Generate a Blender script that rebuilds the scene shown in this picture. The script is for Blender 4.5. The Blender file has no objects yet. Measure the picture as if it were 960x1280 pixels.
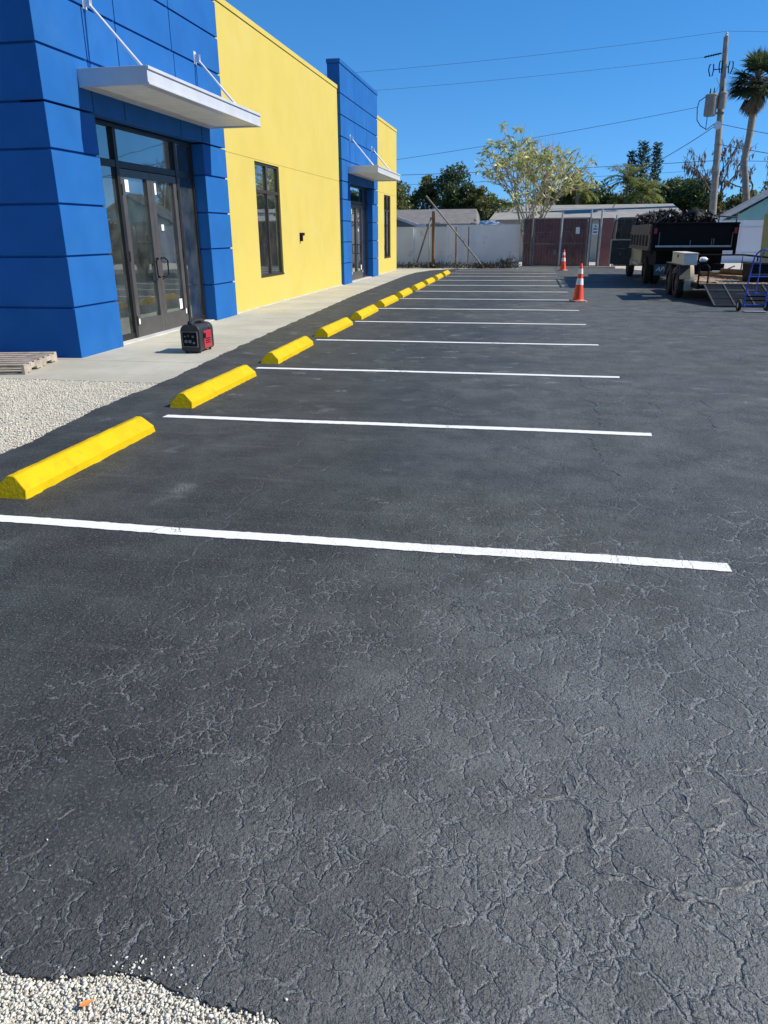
import bpy, bmesh, math, random
import numpy as np
from mathutils import Vector, Matrix
R = math.radians
rnd = random.Random(7)
rng = np.random.default_rng(11)
scene = bpy.context.scene
C = scene.collection

# ------------------------------------------------------------------ camera
cam_d = bpy.data.cameras.new('camera'); cam = bpy.data.objects.new('camera', cam_d); C.objects.link(cam)
scene.camera = cam
cam_d.sensor_fit = 'HORIZONTAL'; cam_d.sensor_width = 36; cam_d.lens = 930.45/960*36
cam_d.clip_start = .05; cam_d.clip_end = 2000
PIT, YAW, ROLL, HGT = .3581, .188, -.0072, 1.6258
_f = Vector((-math.sin(YAW)*math.cos(PIT), math.cos(YAW)*math.cos(PIT), -math.sin(PIT)))
_r = Vector((math.cos(YAW), math.sin(YAW), 0)); _u = _r.cross(_f)
_r2 = _r*math.cos(ROLL)+_u*math.sin(ROLL); _u2 = -_r*math.sin(ROLL)+_u*math.cos(ROLL)
M = Matrix((( _r2.x,_u2.x,-_f.x,0),(_r2.y,_u2.y,-_f.y,0),(_r2.z,_u2.z,-_f.z,HGT),(0,0,0,1)))
cam.matrix_world = M

# ------------------------------------------------------------------ world, sun, exposure
SUN = Vector((1, .10, .82)).normalized()
el = math.asin(SUN.z); az = math.atan2(SUN.x, SUN.y)
w = bpy.data.worlds.new('World'); scene.world = w; w.use_nodes = True
nt = w.node_tree; nt.nodes.clear()
sky = nt.nodes.new('ShaderNodeTexSky'); sky.sky_type = 'NISHITA'; sky.sun_disc = False
sky.sun_elevation = el; sky.sun_rotation = az
sky.air_density = 1.0; sky.dust_density = 0; sky.ozone_density = 6.5; sky.altitude = 0
# a deep, clean winter sky: the pale band at the horizon is kept low and the blue a little richer
tcw = nt.nodes.new('ShaderNodeTexCoord'); adw = nt.nodes.new('ShaderNodeVectorMath'); adw.operation = 'ADD'; adw.inputs[1].default_value = (0, 0, .12)
nrw = nt.nodes.new('ShaderNodeVectorMath'); nrw.operation = 'NORMALIZE'
hsw = nt.nodes.new('ShaderNodeHueSaturation'); hsw.inputs['Saturation'].default_value = 1.22; hsw.inputs['Value'].default_value = 1
nt.links.new(tcw.outputs['Generated'], adw.inputs[0]); nt.links.new(adw.outputs[0], nrw.inputs[0]); nt.links.new(nrw.outputs[0], sky.inputs[0])
bg = nt.nodes.new('ShaderNodeBackground'); bg.inputs[1].default_value = .118
wo = nt.nodes.new('ShaderNodeOutputWorld')
nt.links.new(sky.outputs[0], hsw.inputs['Color']); nt.links.new(hsw.outputs[0], bg.inputs[0]); nt.links.new(bg.outputs[0], wo.inputs[0])
sd = bpy.data.lights.new('sun', 'SUN'); sd.energy = 4.3; sd.angle = R(.55); sd.color = (1, .915, .79)
so = bpy.data.objects.new('sun', sd); C.objects.link(so)
so.rotation_euler = SUN.to_track_quat('Z', 'Y').to_euler(); so.location = (40, 10, 40)
scene.view_settings.view_transform = 'Standard'; scene.view_settings.look = 'None'
scene.view_settings.exposure = .55; scene.view_settings.gamma = 1; scene.view_settings.use_curve_mapping = False
scene.render.engine = 'CYCLES'

# ------------------------------------------------------------------ mesh helpers
ORG = {}
class MB:
    def __init__(s): s.v = []; s.f = []
    def add(s, vs, fs):
        b = len(s.v); s.v += [tuple(v) for v in vs]; s.f += [tuple(b+i for i in f) for f in fs]; return s
    def box(s, x0, x1, y0, y1, z0, z1):
        return s.add([(x0,y0,z0),(x1,y0,z0),(x1,y1,z0),(x0,y1,z0),(x0,y0,z1),(x1,y0,z1),(x1,y1,z1),(x0,y1,z1)],
                     [(0,3,2,1),(4,5,6,7),(0,1,5,4),(1,2,6,5),(2,3,7,6),(3,0,4,7)])
    def obox(s, c, size, m=None):
        m = m or Matrix.Identity(3); h = [a/2 for a in size]; c = Vector(c)
        vs = [c + m @ Vector((sx*h[0], sy*h[1], sz*h[2])) for sz in (-1,1) for sx,sy in ((-1,-1),(1,-1),(1,1),(-1,1))]
        return s.add(vs, [(0,3,2,1),(4,5,6,7),(0,1,5,4),(1,2,6,5),(2,3,7,6),(3,0,4,7)])
    def bar(s, a, b, wd, ht=None, up=(0,0,1)):
        a = Vector(a); b = Vector(b); d = b-a; x = d.normalized(); z = Vector(up)
        if abs(x.dot(z)) > .98: z = Vector((0,1,0))
        y = z.cross(x).normalized(); z = x.cross(y)
        m = Matrix((x,y,z)).transposed()
        return s.obox((a+b)/2, (d.length, wd, ht or wd), m)
    def tube(s, pts, r, n=8, cap=True):
        pts = [Vector(p) for p in pts]; k = len(pts)
        rs = r if isinstance(r, (list, tuple)) else [r]*k
        rings = []; prev = None
        for i, p in enumerate(pts):
            t = (pts[min(i+1,k-1)]-pts[max(i-1,0)])
            if t.length < 1e-9: t = Vector((0,0,1))
            t.normalize()
            a = prev - t*prev.dot(t) if prev is not None else (Vector((0,0,1)) if abs(t.z) < .9 else Vector((1,0,0)))
            a = (a - t*a.dot(t)).normalized(); b = t.cross(a); prev = a
            rings += [p + (a*math.cos(2*math.pi*j/n)+b*math.sin(2*math.pi*j/n))*rs[i] for j in range(n)]
        fs = [(i*n+j, i*n+(j+1)%n, (i+1)*n+(j+1)%n, (i+1)*n+j) for i in range(k-1) for j in range(n)]
        if cap: fs += [tuple(range(n))[::-1], tuple((k-1)*n+j for j in range(n))]
        return s.add(rings, fs)
    def lathe(s, prof, c=(0,0,0), n=24, axis='z', cap=True):
        vs = []
        for r, h in prof:
            for j in range(n):
                a = 2*math.pi*j/n; x, y = r*math.cos(a), r*math.sin(a)
                v = (x,y,h) if axis == 'z' else ((h,x,y) if axis == 'x' else (y,h,x))
                vs.append((v[0]+c[0], v[1]+c[1], v[2]+c[2]))
        k = len(prof)
        fs = [(i*n+j, i*n+(j+1)%n, (i+1)*n+(j+1)%n, (i+1)*n+j) for i in range(k-1) for j in range(n)]
        if cap: fs += [tuple(range(n))[::-1], tuple((k-1)*n+j for j in range(n))]
        return s.add(vs, fs)
    def prism(s, poly, d0, d1, axis='x'):
        # poly of 2d points; extruded along axis
        def mk(u, v, d): return (d,u,v) if axis == 'x' else ((u,d,v) if axis == 'y' else (u,v,d))
        n = len(poly)
        vs = [mk(u,v,d0) for u,v in poly]+[mk(u,v,d1) for u,v in poly]
        fs = [tuple(range(n))[::-1], tuple(range(n,2*n))]+[(i,(i+1)%n,n+(i+1)%n,n+i) for i in range(n)]
        return s.add(vs, fs)
    def build(s, name, m, parent=None, smooth=None, bevel=0, recalc=True):
        o0 = Vector(ORG.get(parent.name, (0,0,0))) if parent else Vector((0,0,0))
        me = bpy.data.meshes.new(name)
        me.from_pydata([tuple(Vector(v)-o0) for v in s.v], [], s.f)
        if recalc:
            bm = bmesh.new(); bm.from_mesh(me); bmesh.ops.recalc_face_normals(bm, faces=bm.faces); bm.to_mesh(me); bm.free()
        return link(name, me, m, parent, smooth, bevel)
def link(name, me, m, parent=None, smooth=None, bevel=0):
    me.materials.append(m)
    o = bpy.data.objects.new(name, me); C.objects.link(o)
    if smooth is not None:
        me.polygons.foreach_set('use_smooth', [True]*len(me.polygons)); me.set_sharp_from_angle(angle=R(smooth))
    if bevel:
        b = o.modifiers.new('bevel', 'BEVEL'); b.width = bevel; b.segments = 2; b.limit_method = 'ANGLE'; b.angle_limit = R(35)
    if parent:
        o.parent = parent; ORG[o.name] = ORG.get(parent.name, (0,0,0))
    return o
def tag(o, label=None, cat=None, group=None, kind=None):
    if label: o['label'] = label
    if cat: o['category'] = cat
    if group: o['group'] = group
    if kind: o['kind'] = kind
    return o
def thing(name, label, cat, loc=(0,0,0), group=None, local=False):
    o = bpy.data.objects.new(name, None); C.objects.link(o); o.location = loc; o.empty_display_size = .2
    ORG[o.name] = (0,0,0) if local else tuple(loc)
    return tag(o, label, cat, group)
def lab(o, t): o['label'] = t; return o
def copy_tree(o, parent=None):
    c = o.copy(); C.objects.link(c)
    if parent: c.parent = parent
    for ch in list(o.children): copy_tree(ch, c)
    return c

# ------------------------------------------------------------------ materials
class NT:
    def __init__(s, name):
        s.m = bpy.data.materials.new(name); s.m.use_nodes = True; s.t = s.m.node_tree; s.b = s.t.nodes['Principled BSDF']
        s.out = s.t.nodes['Material Output']
    def n(s, ty, **kw):
        nd = s.t.nodes.new(ty)
        for k, v in kw.items():
            if k[0] == '_': nd.inputs[int(k[1:])].default_value = v
            else: setattr(nd, k, v)
        return nd
    def l(s, a, b): s.t.links.new(a, b)
    def pos(s):
        g = s.n('ShaderNodeNewGeometry'); return g.outputs['Position']
    def obj(s): return s.n('ShaderNodeTexCoord').outputs['Object']
    def noise(s, co, sc, det=4, rough=.55, dist=0):
        nd = s.n('ShaderNodeTexNoise'); nd.inputs['Scale'].default_value = sc; nd.inputs['Detail'].default_value = det
        nd.inputs['Roughness'].default_value = rough; nd.inputs['Distortion'].default_value = dist; s.l(co, nd.inputs['Vector']); return nd.outputs['Fac']
    def ramp(s, f, a, b, lo=0., hi=1., smooth=True):
        nd = s.n('ShaderNodeMapRange'); nd.interpolation_type = 'SMOOTHSTEP' if smooth else 'LINEAR'
        nd.inputs[1].default_value = a; nd.inputs[2].default_value = b; nd.inputs[3].default_value = lo; nd.inputs[4].default_value = hi
        s.l(f, nd.inputs[0]); return nd.outputs[0]
    def math(s, op, a, b=None, cl=False):
        nd = s.n('ShaderNodeMath', operation=op); nd.use_clamp = cl
        for i, x in enumerate((a, b)):
            if x is None: continue
            if isinstance(x, (int, float)): nd.inputs[i].default_value = x
            else: s.l(x, nd.inputs[i])
        return nd.outputs[0]
    def mix(s, f, a, b):
        nd = s.n('ShaderNodeMix', data_type='RGBA')
        for i, x in ((0, f), (6, a), (7, b)):
            if isinstance(x, (int, float)): nd.inputs[i].default_value = x
            elif isinstance(x, tuple): nd.inputs[i].default_value = (x[0],x[1],x[2],1)
            else: s.l(x, nd.inputs[i])
        return nd.outputs[2]
    def bump(s, h, st, dist, prev=None):
        nd = s.n('ShaderNodeBump'); nd.inputs['Strength'].default_value = st; nd.inputs['Distance'].default_value = dist
        s.l(h, nd.inputs['Height'])
        if prev is not None: s.l(prev, nd.inputs['Normal'])
        return nd.outputs[0]
def pm(name, col, rough=.6, var=.12, vs=2.5, bump=0., bs=60, metal=0., spec=.5, dirt=None, ds=4, dth=(.55,.75), world=False, bd=.004):
    s = NT(name); co = s.pos() if world else s.obj()
    f = s.noise(co, vs, 5)
    f = s.ramp(f, .3, .7)
    lo = tuple(c*(1-var) for c in col); hi = tuple(min(1, c*(1+var)) for c in col)
    c = s.mix(f, lo, hi)
    if dirt: c = s.mix(s.ramp(s.noise(co, ds, 8, .65), dth[0], dth[1]), c, dirt)
    s.l(c, s.b.inputs['Base Color'])
    s.b.inputs['Roughness'].default_value = rough; s.b.inputs['Metallic'].default_value = metal
    s.b.inputs['Specular IOR Level'].default_value = spec
    if bump: s.l(s.bump(s.noise(co, bs, 5, .6), bump, bd), s.b.inputs['Normal'])
    return s.m

def asphalt_height(s, co):
    """crack grooves, aggregate grain; returns (height, crackmask, rough-area mask)"""
    wp = s.n('ShaderNodeTexNoise'); wp.inputs['Scale'].default_value = 7; wp.inputs['Detail'].default_value = 5; wp.inputs['Roughness'].default_value = .6
    s.l(co, wp.inputs['Vector'])
    sub = s.n('ShaderNodeVectorMath', operation='SUBTRACT'); s.l(wp.outputs['Color'], sub.inputs[0]); sub.inputs[1].default_value = (.5,.5,.5)
    sc = s.n('ShaderNodeVectorMath', operation='SCALE'); s.l(sub.outputs[0], sc.inputs[0]); sc.inputs['Scale'].default_value = .11
    ad = s.n('ShaderNodeVectorMath', operation='ADD'); s.l(co, ad.inputs[0]); s.l(sc.outputs[0], ad.inputs[1]); wc = ad.outputs[0]
    wf = s.n('ShaderNodeTexNoise'); wf.inputs['Scale'].default_value = 38; wf.inputs['Detail'].default_value = 3; s.l(co, wf.inputs['Vector'])
    sf = s.n('ShaderNodeVectorMath', operation='SUBTRACT'); s.l(wf.outputs['Color'], sf.inputs[0]); sf.inputs[1].default_value = (.5,.5,.5)
    sf2 = s.n('ShaderNodeVectorMath', operation='SCALE'); s.l(sf.outputs[0], sf2.inputs[0]); sf2.inputs['Scale'].default_value = .035
    ad0 = s.n('ShaderNodeVectorMath', operation='ADD'); s.l(wc, ad0.inputs[0]); s.l(sf2.outputs[0], ad0.inputs[1]); wc = ad0.outputs[0]
    sc2 = s.n('ShaderNodeVectorMath', operation='SCALE'); s.l(sub.outputs[0], sc2.inputs[0]); sc2.inputs['Scale'].default_value = .5
    ad2 = s.n('ShaderNodeVectorMath', operation='ADD'); s.l(co, ad2.inputs[0]); s.l(sc2.outputs[0], ad2.inputs[1]); wc2 = ad2.outputs[0]
    def vor(c, scale):
        v = s.n('ShaderNodeTexVoronoi', feature='DISTANCE_TO_EDGE', voronoi_dimensions='2D'); v.inputs['Scale'].default_value = scale
        s.l(c, v.inputs['Vector']); return v.outputs['Distance']
    sep = s.n('ShaderNodeSeparateXYZ'); s.l(co, sep.inputs[0])
    # where the alligator cracking is strong: near the camera and in patches
    patch = s.ramp(s.noise(co, .75, 4), .42, .60)
    near = s.ramp(sep.outputs[1], 6.5, 2.2)
    brk = s.ramp(s.noise(co, 6.0, 3), .38, .56)          # breaks lines up
    lft = s.ramp(s.math('SUBTRACT', sep.outputs[0], s.math('MULTIPLY', sep.outputs[1], .35)), -3.2, -1.2, .25, 1)
    area = s.math('MULTIPLY', s.math('MULTIPLY', s.math('MAXIMUM', near, s.math('MULTIPLY', patch, .35)), s.ramp(s.noise(co, .9, 3), .30, .52)), lft)
    brk1 = s.ramp(s.math('ADD', s.noise(co, 3.3, 4, .6), s.ramp(s.math('SUBTRACT', sep.outputs[0], s.math('MULTIPLY', sep.outputs[1], .5)), -1.2, .0, 0, .12)), .44, .54); brk2 = s.ramp(s.noise(co, 8.5, 3), .46, .56)
    right = s.ramp(s.math('ADD', sep.outputs[0], s.noise(co, 1.1, 3)), -.2, 1.3, .35, 1)
    g1 = s.math('MULTIPLY', s.ramp(vor(wc, 5.2), .05, .0), s.math('MULTIPLY', area, s.math('MULTIPLY', brk1, right)))
    g1 = s.math('MULTIPLY', g1, .8)
    g2 = s.math('MULTIPLY', s.ramp(vor(wc, 10.5), .085, .0), s.math('MULTIPLY', area, brk2))
    g3 = s.math('MULTIPLY', s.ramp(vor(wc, 21), .15, .0), s.math('MULTIPLY', area, s.ramp(s.noise(co, 4.1, 3), .48, .60)))
    g0 = s.math('MULTIPLY', s.ramp(vor(wc2, .62), .0075, .0), s.ramp(s.noise(co, .55, 3), .46, .54))
    crack = s.math('MAXIMUM', s.math('MAXIMUM', g1, g0), s.math('MAXIMUM', s.math('MULTIPLY', g2, .62), s.math('MULTIPLY', g3, .42)))
    return crack, sep, area, patch

def asphalt():
    s = NT('asphalt'); co = s.pos()
    crack, sep, area, patch = asphalt_height(s, co)
    grain = s.noise(co, 210, 2, .6); grain2 = s.noise(co, 85, 4, .65); lump = s.noise(co, 22, 5, .6); soft = s.noise(co, 6, 3)
    # the sealer coat is smoother and darker beside the stops, thin and worn toward the traffic side and the entry
    big = s.noise(co, .42, 5, .55)
    xf = s.ramp(sep.outputs[0], -2.4, 1.6)
    wear = s.ramp(s.math('ADD', s.math('MULTIPLY', xf, .55), s.math('MULTIPLY', big, .9)), .45, .98)
    c = s.mix(wear, (.044,.049,.0475), (.094,.101,.0965))
    entry = s.math('MULTIPLY', s.ramp(sep.outputs[1], 4.4, 1.6), s.ramp(s.math('ADD', sep.outputs[0], s.math('MULTIPLY', big, 2.4)), -.35, 1.5))
    c = s.mix(s.math('MULTIPLY', entry, .92), c, (.165,.173,.167))
    mott = s.ramp(s.noise(co, 2.3, 7, .7), .35, .68, .74, 1.26)
    mm = s.n('ShaderNodeMix', data_type='RGBA', blend_type='MULTIPLY'); mm.inputs[0].default_value = 1
    s.l(c, mm.inputs[6]); s.l(mott, mm.inputs[7]); c = mm.outputs[2]
    c = s.mix(s.math('MULTIPLY', s.ramp(grain2, .54, .68), .45), c, (.26,.265,.26))
    c = s.mix(s.math('MULTIPLY', s.ramp(grain2, .46, .32), .65), c, (.028,.030,.033))
    mp = s.n('ShaderNodeMapping'); mp.inputs['Scale'].default_value = (.9, 1.9, 1); s.l(co, mp.inputs[0])
    sc = s.ramp(s.noise(mp.outputs[0], 2.6, 3, .5), .63, .70)
    band = s.math('MULTIPLY', s.ramp(sep.outputs[1], 6.5, 8.5), s.ramp(sep.outputs[1], 21, 14))
    sc = s.math('MULTIPLY', s.math('MULTIPLY', sc, band), s.ramp(s.noise(co, 30, 4), .35, .6))
    c = s.mix(s.math('MULTIPLY', sc, .7), c, (.25,.26,.25))
    sc2 = s.math('MULTIPLY', s.ramp(s.noise(co, 1.9, 3), .62, .74), s.ramp(s.noise(co, 70, 3), .42, .62))
    c = s.mix(s.math('MULTIPLY', sc2, .6), c, (.24,.26,.245))
    mp2 = s.n('ShaderNodeMapping'); mp2.inputs['Scale'].default_value = (.35, 5, 1); s.l(co, mp2.inputs[0])
    c = s.mix(s.ramp(s.noise(mp2.outputs[0], 2.2, 5, .6), .52, .8, 0, .3), c, (.15,.15,.14))
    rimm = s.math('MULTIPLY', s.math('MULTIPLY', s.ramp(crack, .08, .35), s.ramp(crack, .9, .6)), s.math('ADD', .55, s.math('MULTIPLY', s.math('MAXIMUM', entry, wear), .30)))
    c = s.mix(rimm, c, (.265,.275,.27))                # sunlit rims painted in as a pale colour along the crack edges
    c = s.mix(s.math('MULTIPLY', s.ramp(crack, .7, 1.), .5), c, (.02,.022,.024))
    s.l(c, s.b.inputs['Base Color'])
    r0 = s.ramp(s.math('ADD', big, s.math('MULTIPLY', lump, .3)), .45, .85, .56, .72)
    gloss = s.math('MAXIMUM', s.ramp(crack, .05, .5), s.math('MULTIPLY', entry, .75))          # sealer pooled on the rough entry and the crack lips shines
    s.l(s.math('SUBTRACT', r0, s.math('MULTIPLY', gloss, .26)), s.b.inputs['Roughness'])
    s.l(s.math('ADD', .27, s.math('MULTIPLY', gloss, .33)), s.b.inputs['Specular IOR Level'])
    amt = s.ramp(s.math('ADD', s.math('MULTIPLY', area, .7), s.math('MULTIPLY', wear, .5)), 0, 1, .35, 1.25)
    n1 = s.bump(s.math('MULTIPLY', s.math('ADD', s.math('MULTIPLY', grain, .35), grain2), amt), 1.0, .014)
    n1 = s.bump(s.math('MULTIPLY', lump, amt), 1.0, .012, n1)
    n1 = s.bump(soft, .5, .02, n1)
    h = s.math('SUBTRACT', 1.0, crack)
    n1 = s.bump(h, 1.0, .016, n1)
    s.l(n1, s.b.inputs['Normal'])
    return s.m
def crack_lip():
    s = NT('crack_lip_asphalt'); co = s.pos()
    g = s.noise(co, 90, 4, .65)
    sp = s.n('ShaderNodeSeparateXYZ'); s.l(co, sp.inputs[0])
    wr = s.math('MULTIPLY', s.ramp(sp.outputs[0], -1.2, .6), s.ramp(sp.outputs[1], 4.5, 2.0))
    lo = s.mix(wr, (.045,.049,.048), (.080,.086,.084)); hi = s.mix(wr, (.095,.102,.100), (.165,.175,.172))
    c = s.mix(s.ramp(g, .35, .68), lo, hi)
    s.l(c, s.b.inputs['Base Color']); s.b.inputs['Roughness'].default_value = .40; s.b.inputs['Specular IOR Level'].default_value = .6
    s.l(s.bump(g, .9, .006), s.b.inputs['Normal']); return s.m
def line_paint():
    s = NT('white_line_paint'); co = s.pos()
    crack, sep, area, patch = asphalt_height(s, co)
    g = s.noise(co, 45, 4)
    c = s.mix(s.ramp(s.noise(co, 5, 6, .7), .5, .8, 0, .35), (.80,.80,.79), (.62,.62,.60))
    c = s.mix(s.math('MULTIPLY', s.ramp(crack, .3, .8), .75), c, (.2,.2,.2))
    s.l(c, s.b.inputs['Base Color']); s.b.inputs['Roughness'].default_value = .6
    n1 = s.bump(g, .35, .004); n1 = s.bump(s.math('SUBTRACT', 1.0, crack), .8, .008, n1)
    s.l(n1, s.b.inputs['Normal']); return s.m
def concrete(name, a, b, joint=None):
    s = NT(name); co = s.pos()
    c = s.mix(s.ramp(s.noise(co, .9, 8, .65), .3, .7), a, b)
    mp = s.n('ShaderNodeMapping'); mp.inputs['Scale'].default_value = (6, .9, 1); s.l(co, mp.inputs[0])
    c = s.mix(s.ramp(s.noise(mp.outputs[0], 3, 4), .5, .8, 0, .3), c, tuple(x*.7 for x in a))
    c = s.mix(s.ramp(s.noise(co, 7, 6, .7), .62, .8, 0, .5), c, tuple(x*.62 for x in a))
    s.l(c, s.b.inputs['Base Color']); s.b.inputs['Roughness'].default_value = .85; s.b.inputs['Specular IOR Level'].default_value = .2
    s.l(s.bump(s.noise(co, 90, 5, .6), .3, .003), s.b.inputs['Normal']); return s.m
def stone_mat(name, pal):
    s = NT(name)
    rn = s.n('ShaderNodeNewGeometry').outputs['Random Per Island']
    cr = s.n('ShaderNodeValToRGB'); cr.color_ramp.interpolation = 'LINEAR'
    e = cr.color_ramp.elements
    for i, (p, c) in enumerate(pal):
        if i < 2: e[i].position = p; e[i].color = (*c, 1)
        else: x = e.new(p); x.color = (*c, 1)
    s.l(rn, cr.inputs[0]); s.l(cr.outputs[0], s.b.inputs['Base Color']); s.b.inputs['Roughness'].default_value = .85
    return s.m
def leaf_mat(name, a, b, trans=.35, rough=.5, spec=.4):
    s = NT(name)
    g = s.n('ShaderNodeNewGeometry')
    c = s.mix(g.outputs['Random Per Island'], a, b)
    s.l(c, s.b.inputs['Base Color']); s.b.inputs['Roughness'].default_value = rough; s.b.inputs['Specular IOR Level'].default_value = spec
    tr = s.n('ShaderNodeBsdfTranslucent')
    c2 = s.mix(.5, c, tuple(min(1, x*1.2) for x in b)); s.l(c2, tr.inputs[0])
    mx = s.n('ShaderNodeMixShader'); mx.inputs[0].default_value = trans
    s.l(s.b.outputs[0], mx.inputs[1]); s.l(tr.outputs[0], mx.inputs[2]); s.l(mx.outputs[0], s.out.inputs[0])
    return s.m
def glass(name, tint=(.75,.85,.82), refl=1.0, film=.085):
    s = NT(name)
    fr = s.n('ShaderNodeFresnel'); fr.inputs[0].default_value = 1.52
    gl = s.n('ShaderNodeBsdfGlossy'); gl.inputs['Roughness'].default_value = .02; gl.inputs[0].default_value = (.92,.97,.96,1)
    tr = s.n('ShaderNodeBsdfTransparent'); tr.inputs[0].default_value = (*tint, 1)
    wv = s.noise(s.obj(), 1.3, 2); s.l(s.bump(wv, .05, .02), gl.inputs['Normal'])
    df = s.n('ShaderNodeBsdfDiffuse'); df.inputs[0].default_value = (.42,.50,.47,1)       # thin film of painted haze, lifting the dark glass like reflected daylight
    m0 = s.n('ShaderNodeMixShader'); s.l(s.ramp(s.noise(s.obj(), 3, 5), .3, .7, film*.5, film*1.5), m0.inputs[0]); s.l(tr.outputs[0], m0.inputs[1]); s.l(df.outputs[0], m0.inputs[2])
    f = s.math('ADD', s.math('MULTIPLY', fr.outputs[0], 2.6*refl), .04, True)
    mx = s.n('ShaderNodeMixShader'); s.l(f, mx.inputs[0]); s.l(m0.outputs[0], mx.inputs[1]); s.l(gl.outputs[0], mx.inputs[2])
    s.l(mx.outputs[0], s.out.inputs[0]); return s.m

A = {}
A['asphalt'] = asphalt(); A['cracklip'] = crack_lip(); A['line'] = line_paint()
A['walk'] = concrete('sidewalk_concrete', (.385,.37,.30), (.48,.465,.38))
A['lightground'] = concrete('pale_ground', (.42,.40,.35), (.55,.52,.46))
A['gravelbed'] = pm('gravel_bed', (.50,.475,.39), .95, .25, 40, .6, 120, world=True)
A['stone'] = stone_mat('shell_stone', [(0,(.54,.52,.43)), (.5,(.70,.675,.585)), (.8,(.58,.55,.455)), (.95,(.46,.425,.34)), (1,(.34,.30,.24))])
A['soil'] = pm('soil', (.10,.10,.055), .95, .4, .8, .5, 30, world=True)
A['blue'] = pm('blue_stucco', (.013,.110,.345), .78, .06, 1.6, .35, 140, world=True, spec=.15, dirt=(.022,.130,.365), ds=1.1, dth=(.45,.8))
A['yellow'] = pm('yellow_stucco', (.545,.44,.11), .85, .03, 1.2, .35, 140, world=True, spec=.12, dirt=(.555,.46,.14), ds=.8, dth=(.45,.75))
A['stop'] = pm('yellow_stop_paint', (.59,.405,.001), .6, .07, 5, .6, 40, dirt=(.52,.32,.006), ds=8, dth=(.54,.8), spec=.2, bd=.007)
A['alu'] = pm('white_aluminium', (.60,.61,.62), .42, .05, 3, metal=.25)
A['soffit'] = pm('soffit_panel', (.84,.81,.73), .6, .06, 3)
A['rod'] = pm('hanger_metal', (.72,.74,.76), .35, .05, 3, metal=.3)
A['bronze'] = pm('dark_bronze_metal', (.022,.021,.021), .42, .15, 4, metal=.35)
A['doorgrey'] = pm('door_metal', (.085,.080,.078), .42, .1, 4, metal=.3)
A['bronze2'] = pm('window_bronze', (.055,.042,.032), .45, .1, 4, metal=.35)
A['glass'] = glass('store_glass'); A['glass2'] = glass('truck_glass', (.45,.4,.35), .7)
A['int'] = pm('interior_wall', (.55,.57,.55), .9); A['intfloor'] = pm('interior_floor', (.48,.48,.46), .7)
A['roofm'] = pm('flat_roof', (.6,.6,.58), .9)
A['paper'] = pm('paper', (.8,.8,.78), .8, .03)
A['black'] = pm('black_paint', (.005,.005,.006), .65, .3, 3, .2, 30, spec=.18)
A['blackplastic'] = pm('black_plastic', (.024,.025,.027), .45, .2, 9, .2, 120)
A['rubber'] = pm('rubber', (.022,.021,.020), .85, .2, 9, .3, 60)
A['red'] = pm('red_plastic', (.38,.025,.04), .4, .06, 6)
A['orange'] = pm('cone_orange', (.86,.065,.018), .5, .06, 6)
A['white'] = pm('white_reflective', (.80,.78,.74), .5, .05, 6)
A['conebase'] = pm('cone_base', (.30,.27,.25), .8, .2, 8)
A['woodgrey'] = pm('pallet_wood', (.36,.31,.25), .9, .25, 6, .5, 40, dirt=(.20,.17,.14), ds=8)
A['wood'] = pm('brown_post_wood', (.17,.10,.05), .9, .25, 5, .5, 40)
A['polewood'] = pm('utility_pole_wood', (.25,.235,.20), .9, .2, 3, .5, 30)
A['galv'] = pm('galvanised_pipe', (.40,.42,.44), .45, .12, 8, metal=.5)
A['galvdark'] = pm('weathered_pipe', (.16,.155,.15), .6, .2, 8, metal=.3)
A['block'] = pm('painted_block_wall', (.82,.81,.79), .9, .06, .8, .4, 40, world=True, dirt=(.30,.30,.29), ds=1.6, dth=(.58,.82))
A['vinyl'] = pm('white_panel_wall', (.66,.67,.70), .7, .04, 1, .1, 30, world=True)
A['maroon'] = pm('maroon_steel', (.21,.10,.092), .65, .2, 1.5, .2, 30, dirt=(.10,.05,.045), ds=3, dth=(.45,.7))
A['brick'] = pm('red_brown_panel', (.30,.12,.10), .75, .15, 1.5)
A['cream'] = pm('cream_paint', (.60,.54,.40), .45, .08, 3, dirt=(.35,.29,.2), ds=5)
A['creambox'] = pm('cream_toolbox', (.66,.62,.52), .5, .05, 3)
A['brownside'] = pm('brown_bed_panel', (.17,.135,.11), .8, .25, 4, .3, 30)
A['greydark'] = pm('dark_trim', (.05,.055,.055), .6, .2, 5)
A['rim'] = pm('dusty_rim', (.10,.085,.068), .7, .25, 10)
A['deck'] = pm('deck_boards', (.26,.18,.11), .9, .25, 5, .4, 40, dirt=(.5,.4,.27), ds=9, dth=(.45,.7))
A['mesh'] = pm('ramp_steel', (.045,.048,.052), .7, .2, 10)
A['bluepaint'] = pm('blue_hand_truck_paint', (.025,.075,.42), .4, .1, 9)
A['tan'] = pm('yellow_tan_panel', (.62,.42,.12), .7, .08, 3)
A['shingle'] = pm('grey_shingle', (.17,.165,.16), .95, .15, 3, .4, 30)
A['shinglelight'] = pm('pale_roof', (.29,.285,.26), .95, .1, 2, .3, 30)
A['fascia'] = pm('fascia_white', (.62,.62,.60), .7, .08)
A['housewall'] = pm('house_wall', (.42,.42,.38), .9, .08)
A['wingroof'] = pm('pale_green_roof', (.36,.37,.31), .9, .15, 2)
A['teal'] = pm('teal_wall', (.26,.50,.47), .85, .05)
A['palebluemetal'] = pm('pale_metal_roof', (.50,.57,.64), .5, .05)
A['transf'] = pm('transformer_grey', (.22,.205,.185), .6, .15, 3, dirt=(.28,.17,.10), ds=3)
A['wire'] = pm('wire_black', (.05,.07,.11), .6)
A['bark'] = pm('bark', (.16,.12,.085), .95, .25, 4, .5, 30)
A['barkpale'] = pm('pale_bark', (.42,.36,.27), .9, .2, 5, .4, 40)
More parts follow.
